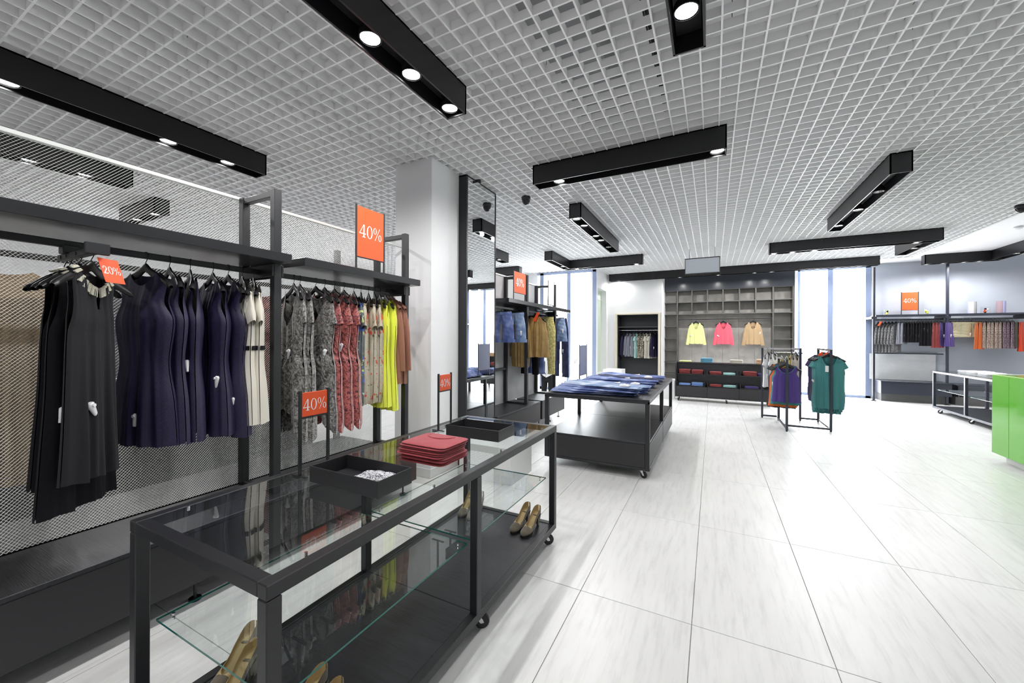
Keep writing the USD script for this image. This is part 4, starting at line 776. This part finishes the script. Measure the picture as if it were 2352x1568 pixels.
# jeans on the big table
def jean(label, cloth, x, y, z, rot=0, L=1.0, h=.034, seed=0, group=None, tagx=None, bag=False):
    rg = np.random.default_rng(seed); n, m = 46, 19; s = np.linspace(0, 1, n); v = np.linspace(-1, 1, m); S, Vv = np.meshgrid(s, v, indexing='ij'); off = rg.uniform(0, 9, 2)
    hw = np.interp(S, [0, .1, .28, .5, 1], [.125, .135, .15, .115, .085]); e = np.clip((1 - np.abs(Vv) ** 5), 0, 1) ** .5 * np.clip(1 - np.abs(2 * S - 1) ** 24, 0, 1)
    wr = meshkit.fbm(np.stack([S * 9 + off[0], Vv * 1.6 + off[1], 0 * S], -1), 3) - .5
    hh = h * np.interp(S, [0, .15, .5, 1], [1.5, 1.35, .9, .62]); top = hh * (.42 + .58 * e) * (1 + .8 * wr * e) + .006 * np.exp(-((Vv - .15) / .1) ** 2) * (S > .25) * -1 * e
    curve = .05 * np.sin(S * 3.0 + off[0]) * S; Y = Vv * hw + curve; X = S * L
    bot = np.clip(hh * (.42 - .42 * e), 0.0005, None)
    P_ = np.vstack([np.stack([X, Y, top], -1).reshape(-1, 3), np.stack([X, Y, bot], -1).reshape(-1, 3)]); F = grid_faces(n, m)
    t = Thing('folded_jeans', label, 'jeans', (x, y, z), rot, group=group); t.l('body', (P_, np.vstack([F[:, ::-1], F + n * m])), C[cloth], smooth=60)
    i = 1; t.l('waistband', tube(np.vstack([np.stack([X[i], Y[i], top[i] + .001], -1)[1:-1]]), .006, 6), C[cloth])
    cy = curve[-1, 0]; t.l('leg_hem', tube(np.stack([X[-2], Y[-2] * 1.0, top[-2] + .001], -1)[1:-1], .004, 6), C[cloth])
    if tagx is not None:
        k = int(tagx * (n - 1)); v_, f2 = TAGM; v2 = np.stack([v_[:, 2], v_[:, 0], -v_[:, 1]], 1); t.l('security_tag', (v2 + [X[k, 9], Y[k, 9], top[k, 9]], f2), TAGW)
    if bag:
        k = int(.80 * (n - 1)); v2, f2 = pillow(.11, .10, .035, seed, n=14, lump=.4); t.l('paper_label', (v2 + [X[k, 9], Y[k, 9], top[k, 9] - .01], f2), C['white'])
rows = [(4.50, 5, 'nearest', 'denimL', -1.735), (4.83, 4, 'second', 'denimL', -1.70), (5.16, 3, 'third', 'denim', -1.69), (5.47, 4, 'fourth', 'denim', -1.70), (5.98, 3, 'fifth', 'denimD', -1.66), (6.32, 3, 'sixth', 'denim', -1.68), (6.66, 2, 'farthest', 'denim', -1.68)]
for r_, (y, n, nm, cl, xs) in enumerate(rows):
    for k in range(n):
        w_ = 'top' if k == n - 1 else ('bottom' if k == 0 else ORD[k] + ' from the bottom')
        jean(f'{w_} pair of jeans in the {nm} fanned pile on the black table', cl if k == n - 1 else ('denimD' if cl == 'denimD' else 'denim'), xs + .035 * k, y + .020 * k, .8505 + .0215 * k, rot=.05 * math.sin(r_ * 2.3) - .015 * k, L=.98 - .02 * k + .03 * (r_ % 2), h=.030, seed=r_ * 10 + k, group=f'jeans in the {nm} pile', tagx=(.62 if k == n - 1 and r_ in (1, 3, 5) else None), bag=(k == n - 1 and r_ in (0, 2, 4)))

# ------------------------------------------------------------------ mannequins in the left shop window
import manifold3d as m3
def blob(chains, refine=.03):
    out = m3.Manifold()
    for ch in chains:
        for (p, r), (q, s) in zip(ch[:-1], ch[1:]):
            out += m3.Manifold.batch_hull([m3.Manifold.sphere(r, 20).translate(p), m3.Manifold.sphere(s, 20).translate(q)])
    me = out.refine_to_length(refine).to_mesh(); tm = trimesh.Trimesh(me.vert_properties[:, :3], me.tri_verts); trimesh.smoothing.filter_taubin(tm, iterations=10); return np.array(tm.vertices), np.array(tm.faces)
t = Thing('mannequin', 'white mannequin in white shirt and dark waistcoat in the left window', 'mannequin', (-3.46, 8.6, 0))
t.l('body', blob([[((0, 0, 1.08), .085), ((0, -.01, 1.16), .09)], [((0, 0, .98), .045), ((0, 0, 1.06), .05)], [((-.13, 0, .93), .045), ((.13, 0, .93), .045)], [((-.10, 0, .90), .06), ((-.09, 0, .62), .07)], [((.10, 0, .90), .06), ((.09, 0, .62), .07)], [((0, 0, .9), .08), ((0, 0, .6), .09)],
                  [((-.15, 0, .92), .04), ((-.20, -.03, .72), .034)], [((-.20, -.03, .72), .034), ((-.02, -.15, .62), .025)], [((.15, 0, .92), .04), ((.20, -.03, .72), .034)], [((.20, -.03, .72), .034), ((.02, -.15, .60), .025)], [((-.08, 0, .58), .075), ((-.09, -.02, .08), .04)], [((.08, 0, .58), .075), ((.09, -.02, .08), .04)], [((-.09, -.02, .06), .035), ((-.09, -.12, .03), .028)], [((.09, -.02, .06), .035), ((.09, -.12, .03), .028)]]), SKIN, smooth=50)
t.l('waistcoat', blob([[((-.09, -.02, .90), .055), ((-.10, -.02, .62), .075)], [((.09, -.02, .90), .055), ((.10, -.02, .62), .075)], [((-.10, 0, .64), .085), ((.10, 0, .64), .085)]]), C['vest'], smooth=50)
t.l('trousers', blob([[((-.08, 0, .56), .085), ((-.09, -.02, .12), .055)], [((.08, 0, .56), .085), ((.09, -.02, .12), .055)], [((-.06, 0, .55), .09), ((.06, 0, .55), .09)]]), C['charcoal'], smooth=50)
t = Thing('mannequin', 'small white bust mannequin in a white frilled top, right of the window mullion', 'mannequin', (-3.09, 9.5, 0))
t.l('stand', cat(cyl(0, 0, 0, .02, .12, 24), cyl(0, 0, .02, .42, .018, 12), cyl(0, 0, .10, .42, .10, 24)), GREYP)
t.l('body', blob([[((0, 0, .46), .09), ((0, 0, .78), .08)], [((-.09, 0, .80), .045), ((.09, 0, .80), .045)], [((0, 0, .82), .04), ((0, 0, .90), .035)], [((0, 0, .95), .07), ((0, 0, 1.0), .075)]]), SKIN, smooth=50)
v, f_ = lathe([(.15 + .02, .42), (.13, .52), (.11, .62), (.12, .74), (.09, .83)], 32); a_ = np.arctan2(v[:, 1], v[:, 0]); v[:, :2] *= (1 + .07 * np.sin(7 * a_) * np.clip((.8 - v[:, 2]) / .4, 0, 1))[:, None]; t.l('frilled_top', (v, f_), C['white'], smooth=60)
# ------------------------------------------------------------------ back wall: cardigans, wardrobe clothes, knitwear
for lab, cl, x in (('pale lime cardigan hanging on the back wall rod', 'limepale', -.443), ('bright pink cardigan hanging on the back wall rod', 'pink', .272), ('tan cardigan hanging on the back wall rod', 'tan', .996)):
    hang(lab, 'cardigan', cl, x, YF + .12, 2.074, 0, CARDI, [(-.15, -.38, -60)] if cl != 'tan' else [(.17, -.30, 15)], hlabel='black hanger of the ' + lab.split(' cardigan')[0] + ' cardigan', L=.63)
wx = [(-2.47, 'black', 'black coat, leftmost in the wardrobe', LONGC, 0), (-2.37, 'navy', 'navy coat, second in the wardrobe', LONGC, 0), (-2.27, 'grey', 'first of three grey jackets in the wardrobe', LONGC, 1), (-2.19, 'grey', 'second of three grey jackets in the wardrobe', LONGC, 1), (-2.08, 'grey', 'third of three grey jackets in the wardrobe', LONGC, 1),
      (-1.99, 'aqua', 'turquoise top in the wardrobe', TEE, 1), (-1.89, 'animal', 'animal print blouse in the wardrobe', TEE, 0), (-1.80, 'animal', 'animal print tunic beside the blouse in the wardrobe', LONGC, 0), (-1.70, 'ivory', 'ivory top in the wardrobe, left of the two', TEE, 0), (-1.60, 'ivory', 'ivory top in the wardrobe, right of the two', TEE, 0), (-1.52, 'navy', 'dark navy top, rightmost in the wardrobe', LONGC, 1)]
for x, cl, lab, st, tg in wx:
    hang(lab, 'garment', cl, x, 12.22, 1.754, 62, st, [(-.12, -.42, 0)] if tg else [], hlabel='hanger of the ' + lab.replace(' in the wardrobe', ''), L=.70 if st is not TEE else .74, name='wardrobe_garment')
def stack(desc, cl, x, y, z, n, w=.27, d=.20, h=.036, cname='sweater'):
    for k in range(n):
        pos = '' if n == 1 else ('top ' if k == n - 1 else ('bottom ' if k == 0 else ('middle ' if n == 3 else ORD[k] + ' from bottom ')))
        folded(f'{pos}folded {desc}', cl, x + .004 * math.sin(k * 5), y, z + k * h * .96, w=w, d=d, h=h, seed=int(abs(x * 97 + z * 31)) + k, group=f'folded {desc}' if n > 1 else None)
zt_ = .9205
stack('pale lime jumper on top of the knitwear unit', 'limepale', -.60, 10.53, zt_, 1); stack('sky blue jumper on top of the knitwear unit', 'sky', -.13, 10.50, zt_, 4, h=.028); stack('ivory jumper on top of the knitwear unit', 'ivory', .49, 10.50, zt_, 3, h=.028); stack('peach jumper on top of the knitwear unit', 'peach', 1.02, 10.50, zt_, 4, h=.028)
zu, zl, yk = .6555, .3725, 10.335
stack('dark red jumper at the left of the upper tray row', 'darkred', -.60, yk, zu, 3, w=.26, h=.034); stack('dark red jumper second in the upper tray row', 'darkred', -.32, yk, zu, 3, w=.26, h=.033); stack('dark red jumper in the middle upper tray', 'darkred', .06, yk, zu, 2, w=.26, h=.036); stack('aqua jumper in the middle upper tray', 'aqua', .34, yk, zu, 1, w=.26, h=.05)
stack('dark red jumper in the right upper tray', 'darkred', .75, yk, zu, 3, w=.27, h=.034); stack('purple jumper in the right upper tray', 'purple', 1.02, yk, zu, 2, w=.24, h=.034)
stack('blue jumper at the left of the lower tray row', 'blue', -.60, yk, zl, 1, w=.27, h=.05); stack('blue jumper second in the lower tray row', 'blue', -.32, yk, zl, 2, w=.26, h=.04); stack('dark red jumper in the middle lower tray', 'darkred', .06, yk, zl, 1, w=.26, h=.055); stack('aqua jumper in the middle lower tray', 'aqua', .35, yk, zl, 1, w=.28, h=.05); stack('purple jumper in the right lower tray', 'purple', .78, yk, zl, 1, w=.27, h=.05)

# ------------------------------------------------------------------ four-armed floor rack
t = Thing('floor_rack', 'black square-tube floor rack carrying tank tops, teal dresses and white tops', 'clothes rack', (1.3, 8.3, 0)); q_ = .016
def post(x, y, z0, z1): t.w('post', bbox(x - q_, x + q_, y - q_, y + q_, z0, z1), BLUEM)
def bar(x0, x1, y0, y1, z, m=None, nm='bar'): t.w(nm, bbox(min(x0, x1) - .012, max(x0, x1) + .012, min(y0, y1) - .012, max(y0, y1) + .012, z - .014, z + .014), m or BLUEM)
for x, y, z1 in ((1.07, 7.66, 1.17), (1.70, 7.96, 1.33), (.84, 8.79, 1.325), (1.43, 8.79, 1.325), (1.08, 8.62, 1.17), (1.70, 8.82, 1.33)): post(x, y, .02, z1)
bar(1.07, 1.08, 7.68, 8.61, 1.156, CHROME, 'rail'); bar(1.70, 1.70, 7.98, 8.80, 1.316, CHROME, 'rail'); bar(.86, 1.41, 8.79, 8.79, 1.311, CHROME, 'rail'); t.w('rail', tube([(.99, 9.05, 1.235), (1.45, 9.05, 1.235)], .009, 10), CHROME); bar(.99, .99, 8.81, 9.06, 1.235); bar(1.45, 1.45, 8.81, 9.06, 1.235)
bar(1.09, 1.68, 7.96, 7.96, .045); bar(1.07, 1.07, 7.68, 8.6, .045); bar(.86, 1.06, 8.79, 8.79, .045); bar(1.45, 1.68, 8.80, 8.80, .045); bar(1.70, 1.70, 7.98, 8.8, .045)
for x, y in ((1.07, 7.66), (1.70, 7.96), (.84, 8.79), (1.43, 8.79), (1.08, 8.62), (1.70, 8.82)): t.w('foot', cyl(x, y, 0, .022, .014, 10), RUBBER)
ft = [(7.73, 'purple', 'purple tank top with teal neckline, front of the floor rack'), (7.80, 'teal', 'teal tank top directly behind the purple one'), (7.87, 'teal', 'teal tank top, third on the left arm of the floor rack'), (7.95, 'orange', 'orange tank top on the left arm of the floor rack'), (8.03, 'orange', 'orange tank top at the back of the left arm'), (8.12, 'navy', 'navy tank top at the very back of the left arm')]
for i, (y, cl, lab) in enumerate(ft): hang(lab, 'tank top', cl, 1.07 - .003 * i, y, 1.172, -4, TANK, [(-.17, -.30, 0)] if i == 1 else [], hlabel='hanger of the ' + lab.split(',')[0], L=.60 + .03 * i, trim='teal' if i == 0 else None)
fd = [(8.03, 'teal', 'teal draped short-sleeved dress, front of the right arm'), (8.11, 'teal', 'second teal dress, behind the front teal dress'), (8.19, 'teal', 'third teal dress, longest hem on the right arm'), (8.30, 'navy', 'navy dress behind the teal dresses'), (8.40, 'navy', 'second navy dress behind the teal dresses'), (8.50, 'purple', 'purple-blue dress at the back of the right arm')]
for i, (y, cl, lab) in enumerate(fd):
    hang(lab, 'dress', cl, 1.69, y, 1.332, -3 + i, TUNIC, [(-.19, -.42, -25)] if i in (1, 2) else [], hlabel='hanger of the ' + lab.split(',')[0], L=.86 + .05 * min(i, 2) if i < 3 else .80, ndf=.17, nk=.10, w=(.20, .195, .205, .19), gather=.004, sleeves=dict(length=.14, ang=62, w0=.17, w1=.15))
t = Thing('price_label', 'white paper price label at the neck of the front teal dress', 'tag', (1.645, 7.955, 1.02)); t.l('card', bbox(-.022, .022, -.001, .001, -.055, .045, .0005), C['white'])
for i, x in enumerate((1.60, 1.66)): t = Thing('sale_tag', ['small red tag on the right arm of the floor rack, left one', 'small red tag on the right arm of the floor rack, right one'][i], 'tag', (x, 8.16 - .07 * i, 1.235)); t.l('card', hull([(a, b_, c + .8 * a) for a in (-.03, .03) for b_ in (-.002, .002) for c in (-.035, .035)]), REDT)
fb = [(.93, 'white', 'white T-shirt at the left end of the back rail'), (1.02, 'white', 'white T-shirt, second on the back rail'), (1.30, 'yellow', 'yellow printed top on the back rail'), (1.36, 'beige', 'beige top at the right end of the back rail')]
for i, (x, cl, lab) in enumerate(fb): hang(lab, 'T-shirt', cl, x, 8.79, 1.327, 66, TEE, [(-.15, -.4, 10)] if i == 0 else [], hlabel='hanger of the ' + lab.split(',')[0], name='hung_t_shirt', L=.62 if i < 3 else .80)
for i, (x, cl, lab) in enumerate([(1.08, 'white', 'white top on the chrome rail behind the floor rack'), (1.17, 'yellow', 'yellow top on the chrome rail, left one'), (1.25, 'mustard', 'yellow top on the chrome rail, middle one'), (1.33, 'yellow', 'yellow top on the chrome rail, right one')]): hang(lab, 'top', cl, x, 9.05, 1.247, 68, TEE, [], hlabel='hanger of the ' + lab, name='hung_blouse', L=.60)

# ------------------------------------------------------------------ right wall rack
R2 = 1.987; WT = dict(sh=.165, nk=.07, ndf=.03, L=.66, w=(.17, .17, .175), t=(.025, .025, .025), fold=(3, .006), sleeves=dict(length=.45, ang=76, w0=.14, w1=.09, bend=8, th=.016), nu=31, nv=24)
for i, x in enumerate(np.linspace(3.60, 3.93, 6)): hang(f'grey tweed jacket, {ORD[i]} from the left on the right wall rack', 'jacket', 'tweed', x, 12.615, R2, 58 - 3 * i, WT, [], group='tweed jackets', hlabel=f'hanger of the {ORD[i]} tweed jacket', L=.70)
for i, x in enumerate((4.0, 4.06)): hang(['light grey skirt next to the tweed jackets', 'light grey skirt next to the black skirts'][i], 'skirt', 'grey', x, 12.615, R2, 60, SKIRT, [(-.12, -.28, -40)], zoff=-.10); hanger(f'clip hanger of the {ORD[i]} light grey skirt', x, 12.615, R2, math.radians(60), 'clip')
for i, x in enumerate(np.linspace(4.12, 4.55, 10)):
    hang(f'black skirt, {ORD[i]} from the left of the ten on the right wall rack', 'skirt', 'black', x, 12.615, R2, 60 + 2 * (i % 3), SKIRT, [(-.10, -.30 if i < 6 else -.16, -40 + 9 * i)], group='black skirts', zoff=-.10, L=.46 if i < 6 else .54); hanger(f'clip hanger of the {ORD[i]} black skirt', x, 12.615, R2, math.radians(60), 'clip')
for i, x in enumerate((4.60, 4.65, 4.70)): hang(f'dark red skirt, {ORD[i]} of three on the right wall rack', 'skirt', 'darkred', x, 12.615, R2, 62, SKIRT, [(-.08, -.34 + .05 * i, -60)], zoff=-.10, L=.58); hanger(f'clip hanger of the {ORD[i]} dark red skirt', x, 12.615, R2, math.radians(62), 'clip')
for i, x in enumerate((4.735, 4.80)): hang(['purple skirt left of the rack post', 'purple skirt right of the rack post'][i], 'skirt', 'purple', x, 12.60 - .12 * i, R2, 50, SKIRT, [(-.05, -.28, 0)], zoff=-.10, L=.55)
for i, x in enumerate((4.99, 5.08, 5.20)): bottoms(f'khaki shorts, {ORD[i]} of three on the right wall rack', 'shorts', 'khaki', x, 12.60, R2, 20 - 6 * i, L=.34, waist=.15, leg=(.10, .115), tags=[(.08, -.26, 10)] if i else [], hlabel=f'clip hanger of the {ORD[i]} khaki shorts', name='khaki_shorts')
for i, x in enumerate((5.30, 5.36)): hang(['burnt orange skirt beside the khaki shorts', 'burnt orange skirt beside the printed skirts'][i], 'skirt', 'orange', x, 12.615, R2, 60, SKIRT, [(-.1, -.38, -50)] if i else [], zoff=-.10, L=.60)
for i, x in enumerate(np.linspace(5.42, 5.84, 8)): hang(f'printed skirt, {ORD[i]} of eight on the right wall rack', 'skirt', 'skirt' if i < 5 else 'plum', x, 12.615, R2, 60 + 3 * (i % 2), SKIRT, [], group='printed skirts', zoff=-.10, L=.58); hanger(f'clip hanger of the {ORD[i]} printed skirt', x, 12.615, R2, math.radians(60), 'clip')
for i, x in enumerate((5.90, 5.97)): hang(['olive skirt at the right edge of the photo', 'scarlet skirt at the right edge of the photo'][i], 'skirt', ('olive', 'scarlet')[i], x, 12.615, R2, 58, SKIRT, [(-.06, -.3, 10)] if i == 0 else [], zoff=-.10, L=.56 + .08 * i)
t = Thing('sale_tag', 'small red tag on the first tweed jacket', 'tag', (3.58, 12.43, 1.87)); t.l('card', hull([(a + .5 * c, b_, c) for a in (-.02, .02) for b_ in (-.002, .002) for c in (-.05, .05)]), REDT)
# ornaments on the shelf
ZSH = 2.0865
def jar(label, x, r, h, cols):
    t = Thing('glass_jar', label, 'jar', (x, 12.68, ZSH)); t.l('glass', lathe([(.0001, .002), (r * .9, .002), (r, .012), (r, h * .8), (r * .96, h), (r * .92, h), (r * .95, h * .8), (r * .95, .014), (.0001, .006)], 24), JARG)
    rg = np.random.default_rng(int(x * 100)); 
    for k in range(7):
        a, rr = rg.uniform(0, 6.28), rg.uniform(0, r * .6); t.l('sweet', move(lathe([(.0001, -.022), (.016, -.015), (.022, 0), (.016, .015), (.0001, .022)], 10), rr * math.cos(a), rr * math.sin(a), .03 + .012 * k), C[cols[k % len(cols)]])
jar('small glass jar of yellow sweets left of the sale sign', 3.78, .06, .14, ['yellow', 'lime', 'black']); jar('small glass jar of yellow sweets right of the sale sign', 4.50, .065, .15, ['yellow', 'lime', 'white']); jar('low glass jar of red and black sweets between the vases', 5.45, .08, .15, ['black', 'scarlet', 'white'])
for lab, x, ca, cb in (('tall vase half lilac half grey on the right shelf', 5.24, (.50, .50, .66), (.34, .36, .35)), ('tall vase half mauve half lilac on the right shelf', 5.69, (.30, .22, .25), (.40, .40, .62))):
    t = Thing('vase', lab, 'vase', (x, 12.68, ZSH)); a, b_ = MAT('vase_' + str(int(x * 100)) + 'a', ca, .25), MAT('vase_' + str(int(x * 100)) + 'b', cb, .25)
    v, f_ = lathe([(.0001, 0), (.07, 0), (.072, .01), (.072, .27), (.068, .27), (.066, .02), (.0001, .02)], 32); c_ = v[f_].mean(1)[:, 0] < 0
    t.l('left_half', (v, f_[c_]), a); t.l('right_half', (v, f_[~c_]), b_)
# white clothes on the right glass table, papers on the counter
for i, (x, y, n, w, d) in enumerate([(4.50, 10.75, 2, .42, .34), (4.46, 10.35, 2, .42, .34), (4.44, 9.95, 2, .42, .34), (4.5, 9.5, 3, .36, .30)]):
    for k in range(n): folded(f'{["farthest", "second farthest", "third farthest", "nearest"][i]} white folded shirt pile on the right glass table, {["bottom", "second", "third"][k]} layer', 'white', x, y, .8515 + .022 * k, w=w, d=d, h=.024, seed=200 + 5 * i + k, category='shirt', name='folded_shirt')
single('leaflet_stack', bbox(3.42, 3.62, 6.2, 6.48, 1.0705, 1.082), MAT('leaflet', (.80, .45, .15), .5, noise=(9, .4)), 'stack of orange and green leaflets on the green counter', 'leaflets')
